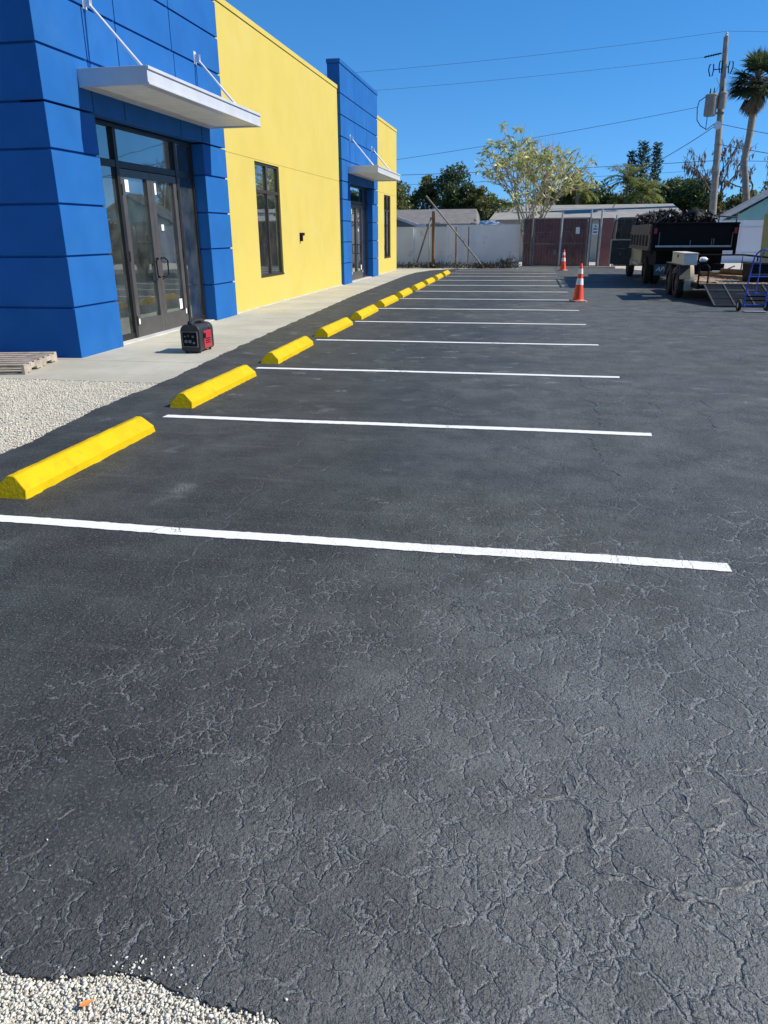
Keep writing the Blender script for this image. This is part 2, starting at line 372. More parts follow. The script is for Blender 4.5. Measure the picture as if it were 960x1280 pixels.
A['palmtrunk'] = pm('palm_trunk', (.27,.22,.17), .95, .2, 6, .5, 25)
A['leafdark'] = leaf_mat('leaf_dark', (.030,.060,.018), (.105,.145,.05))
A['leafmid'] = leaf_mat('leaf_mid', (.050,.082,.022), (.17,.20,.07))
A['leafolive'] = leaf_mat('leaf_olive', (.07,.085,.022), (.19,.19,.055))
A['leafpale'] = leaf_mat('leaf_pale', (.09,.14,.025), (.64,.64,.27), .3)
A['leafneedle'] = leaf_mat('leaf_needle', (.020,.050,.026), (.05,.095,.045), .15)
A['palm'] = leaf_mat('palm_leaf', (.11,.15,.03), (.30,.34,.09), .35)
A['palmdark'] = leaf_mat('palm_leaf_dark', (.025,.045,.018), (.09,.12,.05), .3)
A['deadfrond'] = leaf_mat('dead_frond', (.13,.09,.05), (.30,.23,.15), .2)
A['moss'] = leaf_mat('grey_moss', (.09,.08,.06), (.26,.235,.185), .2)
A['brush'] = leaf_mat('dark_brush', (.003,.003,.003), (.016,.016,.014), .02)
A['orangeleaf'] = pm('fallen_leaf_orange', (.75,.25,.06), .6)
A['mudsign'] = pm('flap_panel', (.05,.085,.10), .5)
# ================================================================== SETTING
def struct(o): o['kind'] = 'structure'; return o
g = MB().box(-900, 900, -300, 1500, -.12, -.04); struct(g.build('ground', A['soil']))
# gravel bed (left of the lot and in the near corner), pale yard beyond the lot
struct(MB().box(-14, 2, -1.5, 8.6, -.06, -.016).build('gravel_bed', A['gravelbed']))
struct(MB().box(-60, 60, 33, 60, -.06, -.020).build('yard', A['lightground']))
# ---- asphalt sheet with a ragged sealer edge
edge = [(3,-9),(1.2,-5),(.7,-2),(.35,-.6),(.1,.35),(-.15,.72),(-.29,.93),(-.40,1.055),(-.47,1.09),(-.57,1.10),(-.66,1.098),(-.75,1.115),(-.85,1.120),(-1.02,1.085),
        (-1.14,1.085),(-1.6,1.12),(-2.4,1.10),(-3.2,1.3),(-3.75,1.9),(-4.0,3.0),(-4.05,4.2),(-4.06,5.04),(-4.07,5.52),(-4.17,6.37),(-4.21,7.19),(-4.19,8.0),(-4.21,8.54),
        (-4.26,9.31),(-4.38,11.1),(-4.5,13.5),(-4.65,16.85),(-4.84,21),(-4.93,25.4),(-5.06,31.3),(-5.0,34.0),(-4.6,36.2),(-3.6,37.9)]
pts = []
for i in range(len(edge)-1):
    a, b = Vector(edge[i]), Vector(edge[i+1]); L = (b-a).length
    st = .010 if (a.y < 1.3 and a.x < 0 and a.x > -1.7) else (.035 if a.y < 9.5 else .12)
    n = max(1, int(L/st))
    for k in range(n):
        p = a.lerp(b, k/n); nx, ny = -(b-a).y/L, (b-a).x/L
        amp = .004 if st == .010 else .009
        j = rnd.gauss(0, amp) + .012*math.sin(p.y*9+p.x*14) * (1 if st > .02 else .5)
        pts.append((p.x+nx*j, p.y+ny*j))
poly = pts + [(-3.6,37.9),(4.2,38.3),(5,36.3),(34,36.3),(34,-9)]
bm = bmesh.new()
vs = [bm.verts.new((x,y,0)) for x,y in poly]
f = bm.faces.new(vs)
r = bmesh.ops.extrude_face_region(bm, geom=[f])
for v in [e for e in r['geom'] if isinstance(e, bmesh.types.BMVert)]: v.co.z -= .014
bmesh.ops.recalc_face_normals(bm, faces=bm.faces)
bmesh.ops.triangulate(bm, faces=bm.faces)
me = bpy.data.meshes.new('parking_lot'); bm.to_mesh(me); bm.free()
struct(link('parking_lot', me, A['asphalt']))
# ---- sidewalk slab (broom finished, sawn joints every ~1.5 m)
wk = MB(); y = 8.1; jl = [8.1, 9.55, 11.4, 13.25, 15.1, 16.9, 18.7, 20.5, 22.3, 24.1, 25.9, 27.7, 29.5, 31.3, 33.1, 34.9, 36.7, 38.3]
for a, b in zip(jl[:-1], jl[1:]):
    x0 = -6.62
    wk.box(x0, -4.0 if b < 34 else -4.35, a+.004, b-.004, -.10, -.005)
struct(wk.build('sidewalk', A['walk']))
struct(MB().box(-14, -6.62, 8.1, 9.72, -.10, -.006).build('pavement', A['walk']))
struct(MB().box(-.6, 3.9, 38.32, 38.5, -.05, .09).build('kerb', A['walk']))

# ---- painted stall lines
LX, RX, D = -3.39, 1.08, 2.743
ends = [(912,.014),(0,.018),(0,.036),(0,-.003),(0,-.006),(0,.016),(0,0),(0,0),(0,-.008),(0,-.01),(0,-.03),(0,-.03),(0,-.03),(0,-.03)]
lineY = [3.7519+D*k for k in range(11)] + [33.6, 35.7, 37.5]
for k, Y in enumerate(lineY):
    lx = -4.0 if k == 0 else LX + (.04*math.sin(k*2.1)); rx = RX + ends[k][1]
    if k == 0: lx = -3.42
    n = 150 if k < 4 else 40
    vs = []; hw = .052 if k < 7 else .058
    for i in range(n+1):
        x = lx + (rx-lx)*i/n; wob = .008*math.sin(x*1.3+k*1.7) + .004*math.sin(x*4.1+k)
        ra = (.0022 if k < 4 else 0)
        vs += [(x+rnd.gauss(0,ra)*(1 if i in (0,n) else 0)*4, Y-hw+wob+rnd.gauss(0,ra), .004), (x, Y+hw+wob+rnd.gauss(0,ra), .004)]
    b = MB().add(vs, [(2*i, 2*i+2, 2*i+3, 2*i+1) for i in range(n)])
    o = b.build('parking_line', A['line']); struct(o)
    near = ['nearest', 'second', 'third', 'fourth', 'fifth', 'sixth', 'seventh', 'eighth', 'ninth', 'tenth', 'eleventh', 'twelfth', 'thirteenth', 'farthest'][k]
    o['label'] = f'white painted stall line on the asphalt, the {near} one from the camera' if k else 'white painted stall line closest to the camera, longest across the photo'
    o['group'] = 'white stall lines painted on the lot'

# ---- crushed shell stones lying on the beds
def stones(name, P, size, flat=.7, low=False):
    ico = [(0,0,1),(.894,0,.447),(.276,.851,.447),(-.724,.526,.447),(-.724,-.526,.447),(.276,-.851,.447),(.724,.526,-.447),(-.276,.851,-.447),(-.894,0,-.447),(-.276,-.851,-.447),(.724,-.526,-.447),(0,0,-1)]
    fc = [(0,1,2),(0,2,3),(0,3,4),(0,4,5),(0,5,1),(1,6,2),(2,6,7),(2,7,3),(3,7,8),(3,8,4),(4,8,9),(4,9,5),(5,9,10),(5,10,1),(1,10,6),(11,7,6),(11,8,7),(11,9,8),(11,10,9),(11,6,10)]
    if low: ico = [(1,0,0),(-1,0,0),(0,1,0),(0,-1,0),(0,0,1),(0,0,-1)]; fc = [(0,2,4),(2,1,4),(1,3,4),(3,0,4),(2,0,5),(1,2,5),(3,1,5),(0,3,5)]
    ico = np.array(ico, float); fc = np.array(fc); n = len(P); nv = len(ico)
    sz = size*np.minimum(rng.lognormal(0, .35, (n,1,1)), 1.9)*.5
    st = np.stack([rng.uniform(.7,1.5,n), rng.uniform(.6,1.1,n), rng.uniform(.38,.7,n)*flat/.7], 1)[:,None,:]
    V = ico[None]*(1+rng.normal(0,.16,(n,nv,1)))*st*sz
    a = rng.uniform(0,6.28,n); ca, sa = np.cos(a)[:,None], np.sin(a)[:,None]
    t = rng.normal(0,.4,n); ct, s_ = np.cos(t)[:,None], np.sin(t)[:,None]
    x, y, z = V[...,0], V[...,1], V[...,2]
    y, z = y*ct-z*s_, y*s_+z*ct
    V = np.stack([x*ca-y*sa, x*sa+y*ca, z], -1) + P[:,None,:]
    F = (fc[None]+nv*np.arange(n)[:,None,None]).reshape(-1,3)
    me = bpy.data.meshes.new(name); V = V.reshape(-1,3)
    me.vertices.add(len(V)); me.vertices.foreach_set('co', V.ravel())
    me.loops.add(F.size); me.loops.foreach_set('vertex_index', F.ravel())
    me.polygons.add(len(F)); me.polygons.foreach_set('loop_start', np.arange(0,F.size,3))
    me.update(calc_edges=True); me.validate()
    o = link(name, me, A['stone']); return o
ep = np.array(poly[:len(pts)])
def inside(P):                                   # point-in-polygon, asphalt outline
    q = np.array(poly); c = np.zeros(len(P), bool); x, y = P[:,0], P[:,1]
    for i in range(len(q)):
        x1,y1 = q[i]; x2,y2 = q[i-1]
        if y1 == y2: continue
        m = ((y1 > y) != (y2 > y)) & (x < (x2-x1)*(y-y1)/(y2-y1)+x1); c ^= m
    return c
n = 62000
P = np.stack([rng.uniform(-1.75,-.05,n), rng.uniform(.74,1.17,n), rng.uniform(-.016,-.004,n)], 1)
P = P[~inside(P)]
sp = []                                         # stray stones kicked onto the asphalt, mostly near the edge
for i in range(120):
    k = rnd.randrange(len(ep)); ex, ey = ep[k]
    if not (-1.6 < ex < -.3 and ey < 1.3): continue
    d = abs(rnd.gauss(0, .02)); sp.append((ex+rnd.gauss(0,.01), ey+d, .003))
for cx, cy, s_, n_ in ((-.83,1.14,.03,46),(-.72,1.16,.05,10),(-1.15,1.40,.10,5)):
    for i in range(n_): sp.append((rnd.gauss(cx,s_), rnd.gauss(cy,s_*.6), .002))
o = stones('gravel', P, .0064)
tag(o, 'pale crushed shell gravel in the near left corner of the lot', 'gravel', kind='stuff')
o = stones('stray_gravel', np.array(sp), .0044)
tag(o, 'few loose shell bits kicked onto the asphalt near the gravel corner', 'gravel', kind='stuff')
n = 150000
P = np.stack([rng.uniform(-8.5,-4.0,n), rng.uniform(3.3,8.14,n), rng.uniform(-.016,-.003,n)], 1)
P = P[~inside(P)]; P = P[(P[:,0] > -5.0-(P[:,1]-3.3)*.48)]
jx = rng.normal(0,.05,len(P)); P = P[P[:,1]+jx*.6 < 8.10]
o = stones('gravel', P, .0125, low=True)
tag(o, 'pale crushed shell gravel between the blue tower and the asphalt edge', 'gravel', kind='stuff')
# fallen leaf
lf = MB().add([(-.018,0,.0),(-.006,.008,.004),(.018,.001,.003),(-.004,-.008,.002)], [(0,1,2,3)])
o = lf.build('fallen_leaf', A['orangeleaf']); o.location = (-.885,1.035,.008); o.rotation_euler = (0,.15,.7)
tag(o, 'small orange fallen leaf lying on the shell gravel', 'leaf')

# ================================================================== WHEEL STOPS
def wheel_stop(L=1.83):
    prof = [(-.122,0),(-.118,.055),(-.034,.132),(-.020,.140),(.020,.140),(.034,.132),(.118,.055),(.122,0)]
    b = MB(); n = 36; vs = []; r2 = random.Random(5)
    for i in range(n+1):
        t = i/n; y = -L/2 + L*t; e = min(t, 1-t)*L
        for (x,z) in prof:
            top = z/.14; yy = y
            if i == 0: yy += .045*top
            if i == n: yy -= .045*top
            if z == 0: z = -.004; x += r2.gauss(0,.0035); 
            vs.append((x+r2.gauss(0,.0012), yy, z+r2.gauss(0,.0008)))
    m = len(prof)
    fs = [(i*m+j, i*m+j+1, (i+1)*m+j+1, (i+1)*m+j) for i in range(n) for j in range(m-1)]
    fs += [tuple(range(m)), tuple(n*m+j for j in range(m))[::-1]]
    b.add(vs, fs); return b
ws0 = None
ctr = [(-3.30,5.02),(-3.39,7.86),(-3.47,10.55),(-3.49,13.35)]
words = ['closest to the camera at the left edge', 'second from the camera, by the gravel corner', 'third from the camera, past the generator', 'fourth from the camera, level with the near entrance',
         'fifth from the camera in the row', 'sixth from the camera in the row', 'seventh from the camera in the row', 'eighth from the camera, before the far entrance', 'ninth from the camera in the row', 'tenth, the last but one of the row', 'farthest of the row, toward the white block wall']
wsx = [-3.30,-3.36,-3.38,-3.40,-3.42,-3.45,-3.47,-3.47,-3.48,-3.49,-3.50]
for k in range(11):
    yc = 5.02 + D*k + (.08*math.sin(k*3.1) if k else 0)
    if ws0 is None:
        ws0 = wheel_stop().build('wheel_stop', A['stop'], smooth=30, bevel=.006); o = ws0
    else: o = ws0.copy(); C.objects.link(o)
    o.location = (wsx[k], yc, .002); o.rotation_euler = (0,0, R([0,-.5,.8,-.4,.3,-.6,.5,.2,-.3,.4,0][k]) + (math.pi if k % 2 else 0))
    tag(o, 'yellow painted concrete wheel stop, '+words[k], 'wheel stop', 'yellow wheel stops along the sidewalk')
CR = [[[0.59,2.18],[0.58,2.1],[0.58,2.02],[0.55,1.98],[0.54,1.91],[0.57,1.87],[0.58,1.81],[0.57,1.76],[0.58,1.72],1.35],[[0.68,2.17],[0.68,2.09],[0.71,2.02],[0.73,1.99],[0.73,1.95],[0.75,1.87],[0.77,1.86],1.35],[[0.57,1.87],[0.58,1.84],[0.64,1.87],[0.65,1.91],[0.63,1.95],[0.7,2.0],1.35],[[0.7,1.81],[0.68,1.79],[0.67,1.75],[0.7,1.72],[0.71,1.66],1.35],[[0.72,1.69],[0.68,1.67],[0.63,1.64],[0.59,1.63],[0.56,1.59],[0.54,1.59],[0.51,1.6],[0.47,1.59],[0.47,1.62],[0.48,1.65],[0.52,1.68],1.35],[[0.19,2.01],[0.2,1.94],[0.23,1.89],[0.26,1.87],[0.27,1.82],[0.26,1.74],[0.27,1.69],[0.27,1.63],[0.3,1.62],[0.36,1.63],[0.39,1.67],1.35],[[0.26,1.61],[0.25,1.57],[0.27,1.52],[0.26,1.49],0.85],[[0.41,1.53],[0.44,1.57],[0.45,1.59],[0.39,1.61],[0.36,1.63],0.85],[[0.39,2.21],[0.4,2.13],[0.42,2.08],[0.46,2.14],0.85],[[0.21,2.12],[0.26,2.03],[0.3,1.98],[0.33,1.95],0.85],[[0.33,1.81],[0.36,1.9],[0.37,1.95],[0.42,2.0],0.85],[[0.48,1.93],[0.49,1.84],[0.55,1.88],0.85],[[0.56,1.58],[0.59,1.53],[0.59,1.51],0.85],[[0.23,2.18],[0.29,2.24],[0.37,2.29],0.85],[[0.69,2.09],[0.71,2.12],[0.78,2.14],[0.85,2.17],0.85],[[0.19,2.09],[0.23,2.17],0.85],[[0.42,1.87],[0.43,1.82],[0.33,1.77],0.85],[[0.5,1.83],[0.48,1.77],[0.5,1.73],[0.53,1.71],[0.56,1.72],0.85],[[0.18,1.72],[0.21,1.7],[0.24,1.73],0.85],[[0.46,1.91],[0.48,1.92],0.85],[[0.72,1.96],[0.67,1.91],[0.65,1.9],0.85],[[0.01,2.01],[0.02,1.91],[0.07,1.88],[0.18,1.9],[0.22,1.91],[0.21,2.02],1.3],[[0.22,1.91],[0.27,1.85],[0.26,1.71],[0.27,1.63],[0.36,1.63],[0.44,1.59],[0.52,1.58],[0.56,1.57],[0.58,1.53],1.3],[[-0.12,1.72],[-0.1,1.57],0.8],[[-0.22,1.48],[-0.21,1.36],[-0.2,1.29],0.8],[[0.01,1.57],[0.02,1.4],0.8],[[0.04,1.66],[0.06,1.59],[0.13,1.67],[0.17,1.67],0.8],[[0.67,2.09],[0.73,1.99],[0.75,1.87],[0.77,1.86],0.8],[[0.31,1.53],[0.3,1.45],0.8],[[-0.31,1.72],[-0.26,1.63],[-0.26,1.56],0.8],[[-0.18,1.47],[-0.18,1.39],[-0.19,1.32],[-0.19,1.28],0.8],[[-0.05,1.4],[-0.05,1.29],0.8],[[0.23,1.35],[0.23,1.28],0.8],[[0.1,1.42],[0.09,1.34],0.8],[[0.42,1.55],[0.38,1.52],0.8],[[0.52,1.49],[0.51,1.4],[0.49,1.36],0.8],[[0.64,1.54],[0.63,1.46],0.8],[[-0.2,1.89],[-0.16,1.81],[-0.18,1.71],0.8],[[0.35,1.95],[0.36,1.87],[0.4,1.8],0.8],[[0.48,1.87],[0.49,1.78],0.8],[[-0.06,1.88],[-0.04,1.8],0.8],[[-1.72,4.11],[-1.72,3.81],[-1.73,3.62],[-1.7,3.4],[-1.73,3.27],[-1.68,3.04],1.2],[[-1.28,3.64],[-1.25,3.43],[-1.2,3.31],[-1.22,3.16],[-1.18,3.02],[-1.2,2.85],1.2],[[-1.3,2.87],[-1.25,2.68],[-1.18,2.52],0.8],[[-1.45,2.68],[-1.45,2.54],[-1.44,2.41],[-1.42,2.33],0.8],[[-1.06,2.39],[-1.09,2.22],[-1.13,2.13],0.8],[[-1.08,2.02],[-1.11,1.94],[-1.1,1.85],0.8],[[-1.51,2.03],[-1.45,2.05],[-1.39,2.09],[-1.34,2.15],[-1.26,2.17],[-1.27,2.24],0.8],[[-1.33,2.1],[-1.29,2.03],0.8],[[-1.91,2.46],[-1.87,2.34],[-1.87,2.25],0.8],[[-1.73,2.44],[-1.7,2.34],[-1.76,2.28],0.8],[[-1.7,1.9],[-1.61,1.88],0.8],[[-1.62,1.75],[-1.65,1.85],[-1.66,1.92],0.8],[[-1.16,2.69],[-1.2,2.62],[-1.18,2.54],0.8],[[-1.11,2.93],[-1.09,2.71],0.8],[[-1.43,2.99],[-1.41,2.8],0.8],[[-1.9,2.6],[-1.93,2.46],0.8],[[0.72,9.34],[0.69,8.04],[0.69,7.4],[0.69,6.72],1.6],[[0.56,6.29],[0.58,5.98],[0.62,5.79],[0.59,5.52],1.6],[[0.65,5.4],[0.72,5.25],1.6],[[1.35,8.59],[1.26,7.79],[1.19,7.06],1.2],[[1.75,8.03],[1.68,7.41],[1.7,7.14],[1.65,6.64],1.2],[[-0.79,8.57],[-0.7,7.82],[-0.62,6.9],1.2],[[-1.79,4.76],[-1.73,4.54],[-1.76,4.37],[-1.76,4.26],[-1.72,4.17],[-1.74,4.04],[-1.74,3.87],1.0],[[-1.74,6.28],[-1.6,6.16],[-1.54,6.03],1.0],[[-1.49,5.25],[-1.4,5.16],[-1.41,5.06],[-1.47,4.98],1.0],[[-1.83,5.92],[-1.8,5.66],1.0],[[-1.26,4.71],[-1.17,4.55],1.0],[[-1.51,4.3],[-1.47,4.38],[-1.41,4.43],1.0],[[-1.28,1.64],[-1.29,1.54],[-1.25,1.49],[-1.27,1.42],[-1.33,1.34],1.15],[[-1.07,1.66],[-1.05,1.6],[-0.98,1.55],[-0.97,1.5],[-0.98,1.41],1.15],[[-0.35,1.58],[-0.37,1.54],[-0.41,1.5],[-0.44,1.43],[-0.48,1.39],[-0.49,1.32],[-0.49,1.28],[-0.53,1.22],[-0.55,1.2],1.15],[[-0.94,1.42],[-0.91,1.37],0.85],[[-1.25,1.3],[-1.23,1.2],0.85],[[-1.09,1.33],[-1.09,1.26],[-1.04,1.17],0.85],[[-0.98,1.28],[-1.0,1.22],0.85],[[-0.79,1.45],[-0.71,1.26],0.85],[[-0.63,1.32],[-0.63,1.28],0.85],[[-0.38,1.33],[-0.4,1.26],0.85],[[-1.21,1.6],[-1.18,1.64],0.85],[[-1.17,1.25],[-1.12,1.2],0.85],[[-0.89,1.53],[-0.87,1.46],0.85],[[-0.3,1.43],[-0.29,1.35],0.85],[[-1.17,1.16],[-1.17,1.12],0.85],[[-0.61,1.58],[-0.64,1.5],0.85],[[0.53,3.73],[0.6,3.65],[0.71,3.62],[0.81,3.49],0.8],[[0.84,3.48],[0.98,3.46],[1.15,3.42],0.8],[[0.14,2.46],[0.2,2.32],[0.23,2.17],[0.21,2.1],0.75],[[0.05,2.45],[0.07,2.32],[0.14,2.29],0.75],[[0.39,2.22],[0.4,2.13],[0.4,2.08],0.75],[[0.78,2.34],[0.84,2.35],[0.85,2.46],0.75],[[-0.02,2.52],[-0.01,2.46],0.75],[[-0.21,3.04],[-0.15,2.91],0.75],[[0.06,3.09],[0.1,2.95],0.75],[[-0.41,2.69],[-0.37,2.54],0.75],[[0.35,2.47],[0.4,2.43],[0.42,2.34],0.75],[[0.61,2.52],[0.65,2.43],0.75]]
# ---- the larger cracks: low healed lips on either side of a dark groove, as one sheet laid on the lot
def lips():
    b = MB(); r5 = random.Random(77)
    for item in CR:
        wd = item[-1]*(.62 if item[0][0] < .0 or item[0][1] > 3.2 else 1.0); P = [Vector((x,y,0)) for x,y in item[:-1]]
        for it in range(3):                       # fractal wander
            Q = [P[0]]
            for a, c in zip(P[:-1], P[1:]):
                d = (c-a).length
                if d < .012: Q.append(c); continue
                n = Vector((-(c-a).y, (c-a).x, 0)).normalized(); Q += [(a+c)/2 + n*r5.gauss(0, .10)*d, c]
            P = Q
        k = len(P); V = []; F = []; L = 0
        tot = sum((c-a).length for a, c in zip(P[:-1], P[1:]))
        for i, p in enumerate(P):
            t = P[min(i+1,k-1)]-P[max(i-1,0)]
            if t.length < 1e-6: t = Vector((0,1,0))
            n = Vector((-t.y, t.x, 0)).normalized()
            if i: L += (P[i]-P[i-1]).length
            f = min(1, L/.03, (tot-L)/.03+.02); far = 1+max(0, p.y-3.5)*.12
            f *= .55+.45*math.sin(L*23+wd*9)*math.sin(L*57+3)+r5.uniform(0,.25); f = max(.12, f); w = .0062*wd*f*far*r5.uniform(.55,1.4); g = .0016*wd*f*far*r5.uniform(.4,1.5); h = .0030*wd*f*min(far,1.3)*r5.uniform(.6,1.25)
            hh = h*r5.uniform(.75,1.15)
            for o, z in ((-w*1.7,-.001),(-w*.75,h*.85),(-g-w*.15,h),(-g,.0006),(g,.0006),(g+w*.15,hh),(w*.75,hh*.85),(w*1.7,-.001)):
                V.append(p+n*(o+r5.gauss(0,.0006))+Vector((0,0,z)))
        m = 8
        for i in range(k-1):
            for j in range(m-1): F.append((i*m+j, i*m+j+1, (i+1)*m+j+1, (i+1)*m+j))
        b.add(V, F)
    return b
o = lips().build('asphalt_cracks', A['cracklip'], smooth=50); struct(o)
# ================================================================== THE BUILDING
FX, YX = -6.2, -6.3
ROWS = [0, .685, 1.36, 2.025, 2.69, 3.24, 3.885, 4.545, 5.165, 5.765, 6.58, 6.70]
bld = thing('commercial_building', 'long bright yellow stucco storefront building with two tall blue grooved entry towers', 'building', (FX, 9.7, 0))
G = .015
def tower(y0, south=False):
    """blue panelled tower: blocks with recessed joints around a core"""
    b = MB(); T = .40; x1 = FX-T; e = .034
    y1 = y0+6.05; oa, ob = y0+1.18, y0+4.93
    top = 6.70
    # core (joint bottoms)
    b.box(x1+e, FX-e, y0+e, oa-e, -.02, 3.2); b.box(x1+e, FX-e, ob+e, y1-e, -.02, 3.2)
    b.box(x1+e, FX-e, y0+e, y1-e, 3.26, top-.03)
    for i, (z0, z1) in enumerate(zip(ROWS[:-1], ROWS[1:])):
        za = z0 + (G if i else -.02); zb = z1 - G
        if i == len(ROWS)-2: za = z0+.004; zb = z1
        if i < 5:
            segs = [(y0, oa), (ob, y1)]
        elif i == 5: cuts = [0, 1.18, 2.07, 4.02, 4.93, 6.05]
        elif i == 6: cuts = [0, 1.18, 2.07, 4.0, 4.93, 6.05]
        elif i in (7, 8, 9): cuts = [0, 2.08, 3.95, 6.05]
        else: cuts = [0, 6.05]
        if i >= 5: segs = [(y0+a, y0+c) for a, c in zip(cuts[:-1], cuts[1:])]
        for k, (a, c) in enumerate(segs):
            ga = 0 if (k == 0 or i < 5) else G*.8; gc = 0 if (k == len(segs)-1 or i < 5) else G*.8
            pr = .02 if i == len(ROWS)-2 else 0
            if south and k == 0 and i < len(ROWS)-2:
                b.prism([(FX,a),(FX,c-gc),(x1,c-gc),(x1,a+.3),(-20,a+.3),(-20,a)], za, zb, 'z'); continue
            b.box(x1-pr, FX+pr, a+ga-(pr if k == 0 else 0), c-gc+(pr if k == len(segs)-1 else 0), za, zb)
    return b
o = tower(9.70, True).build('entry_tower', A['blue'], bld, bevel=.004); lab(o, 'blue grooved entry tower at the near end of the building')
o = tower(25.72).build('entry_tower', A['blue'], bld, bevel=.004); lab(o, 'blue grooved entry tower at the far end of the building')
# blue south wall
b = MB(); b.box(-20, FX-.37, 9.735, 9.98, -.02, 6.56); b.box(-20, FX-.425, 9.69, 10.02, 6.57, 6.70)
b.build('side_wall', A['blue'], bld)
# yellow walls with window holes
def ywall(y0, y1, w0, w1, z0=.66, z1=3.19):
    b = MB(); xa, xb = YX-.25, YX; zt = 5.86; j = 3.225
    def piece(a, c, p, q): b.box(xa, xb, a, c, p, q)
    piece(y0, w0, -.02, j-.004); piece(w1, y1, -.02, j-.004); piece(w0, w1, -.02, z0); piece(w0, w1, z1, j-.004)
    b.box(xa, xb-.012, y0, y1, j-.004, j+.004)
    piece(y0, y1, j+.004, zt)
    b.box(xa-.03, xb-.012, y0, y1, zt, zt+.012)
    b.box(xa-.05, xb+.022, y0, y1, zt+.012, zt+.115)
    return b
o = ywall(15.752, 25.718, 17.70, 19.45).build('front_wall', A['yellow'], bld)
o = ywall(31.772, 36.75, 33.60, 35.15, .61, 3.17).build('front_wall', A['yellow'], bld)
b = MB(); b.box(-20, YX-.252, 36.5, 36.75, -.02, 5.95); b.box(-20.25, -20, 9.71, 36.75, -.02, 5.95); b.build('back_wall', A['yellow'], bld)
MB().box(-20, YX-.27, 10.01, 36.49, 5.3, 5.45).build('roof', A['roofm'], bld)
b = MB(); b.box(-13, YX-.27, 10.02, 36.48, 3.42, 3.5); b.box(-13.1, -13, 10.02, 36.48, 0, 3.5)
for yy in (15.9, 25.5, 32.0): b.box(-12.99, YX-.42, yy, yy+.12, 0, 3.42)
b.box(-10.5,-10.3, 10.03, 12.4, 0, 3.42); b.box(-9.2,-8.9, 13.6,13.9, 0, 3.42)
b.build('interior_wall', A['int'], bld)
MB().box(-12.99, FX-.06, 10.03, 36.47, -.1, .012).build('floor', A['intfloor'], bld)
# wall elbow pipe
b = MB(); b.box(YX, YX+.05, 21.0, 21.35, 1.585, 1.66); b.box(YX+.002, YX+.075, 21.0, 21.09, 1.44, 1.60)
b.build('wall_faucet', A['black'], bld, bevel=.006)

def storefront(y0, rich):
    X0, X1 = FX-.32, FX-.23          # frame depth
    oa, ob = y0+1.185, y0+4.925
    sf = MB()
    m = .05; zt = 3.235; zb = 2.62; zc = 2.72
    sf.box(X0, X1, oa, oa+m, 0, zt); sf.box(X0, X1, ob-m, ob, 0, zt)
    sf.box(X0, X1, oa+m, ob-m, zt-.055, zt); sf.box(X0-.002, X1+.004, oa+m, ob-m, zb, zc)
    d0, d1 = oa+.92, oa+2.93
    for yy in (d0-.09, d1):          # door jamb posts
        sf.box(X0+.001, X1+.012, yy, yy+.09, 0, zt-.055)
    for a, c in ((oa+m, d0-.09), (d1+.09, ob-m)):
        sf.box(X0, X1-.004, a, c, 0, .10)
    fr = sf.build('storefront_frame', A['bronze'], bld, bevel=.003)
    lab(fr, 'dark storefront frame of the near entrance' if rich else 'dark storefront frame of the far entrance')
    xg = (X0+X1)/2
    def pane(par, a, c, z0, z1): return MB().box(xg-.006, xg+.006, a, c, z0, z1).build('pane', A['glass'], par)
    pane(fr, oa+m, d0-.09, .10, zb); pane(fr, d1+.09, ob-m, .10, zb)
    pane(fr, oa+m, d0-.09, zc, zt-.055); pane(fr, d0, d1, zc, zt-.055); pane(fr, d1+.09, ob-m, zc, zt-.055)
    mid = (d0+d1)/2
    for k, (a, c) in enumerate(((d0+.008, mid-.003), (mid+.003, d1-.008))):
        b = MB(); st = .125; xa, xb = X0+.01, X1+.002
        b.box(xa, xb, a, a+st, .01, zb-.01); b.box(xa, xb, c-st, c, .01, zb-.01)
        b.box(xa, xb, a+st, c-st, zb-.12, zb-.01); b.box(xa, xb, a+st, c-st, .01, .29)
        dr = b.build('door', A['doorgrey'], bld, bevel=.004)
        lab(dr, f'{"left" if k == 0 else "right"} leaf of the {"near" if rich else "far"} glass double door')
        pane(dr, a+st, c-st, .29, zb-.12)
        hy = c-.085 if k == 0 else a+.085; s_ = -1 if k == 0 else 1
        hb = MB(); hb.tube([(xb, hy, .94), (xb+.03, hy, .93), (xb+.06, hy+s_*.03, .935), (xb+.065, hy+s_*.12, .97), (xb+.065, hy+s_*.125, 1.2), (xb+.06, hy+s_*.03, 1.245), (xb+.03, hy, 1.25), (xb, hy, 1.24)], .013, 8)
        hb.build('handle', A['black'], dr, smooth=40)
        for zz in (.28, 1.3, 2.3):
            hg = a-.004 if k == 0 else c+.004
            MB().box(xb, xb+.016, hg-.012, hg+.012, zz-.08, zz+.08).build('hinge', A['black'], dr)
        if k == 0:
            MB().box(xb-.03, xb-.026, a+st+.02, a+st+.16, 2.28, 2.46).build('sticker', A['paper'], dr)
            MB().box(xb, xb+.003, a+.06, a+.10, .22, .31).build('sticker', A['paper'], dr)
        else:
            MB().box(xb-.03, xb-.026, a+st+.02, a+st+.11, 2.28, 2.46).build('sticker', A['paper'], dr)
            MB().box(xb-.03, xb-.026, a+st+.17, a+st+.26, 1.70, 1.80).build('sticker', A['paper'], dr)
            MB().box(xb-.03, xb-.026, c-st-.15, c-st-.04, .32, .50).build('sticker', A['paper'], dr)
            MB().box(xb, xb+.003, c-.10, c-.06, .22, .31).build('sticker', A['paper'], dr)
storefront(9.70, True); storefront(25.72, False)

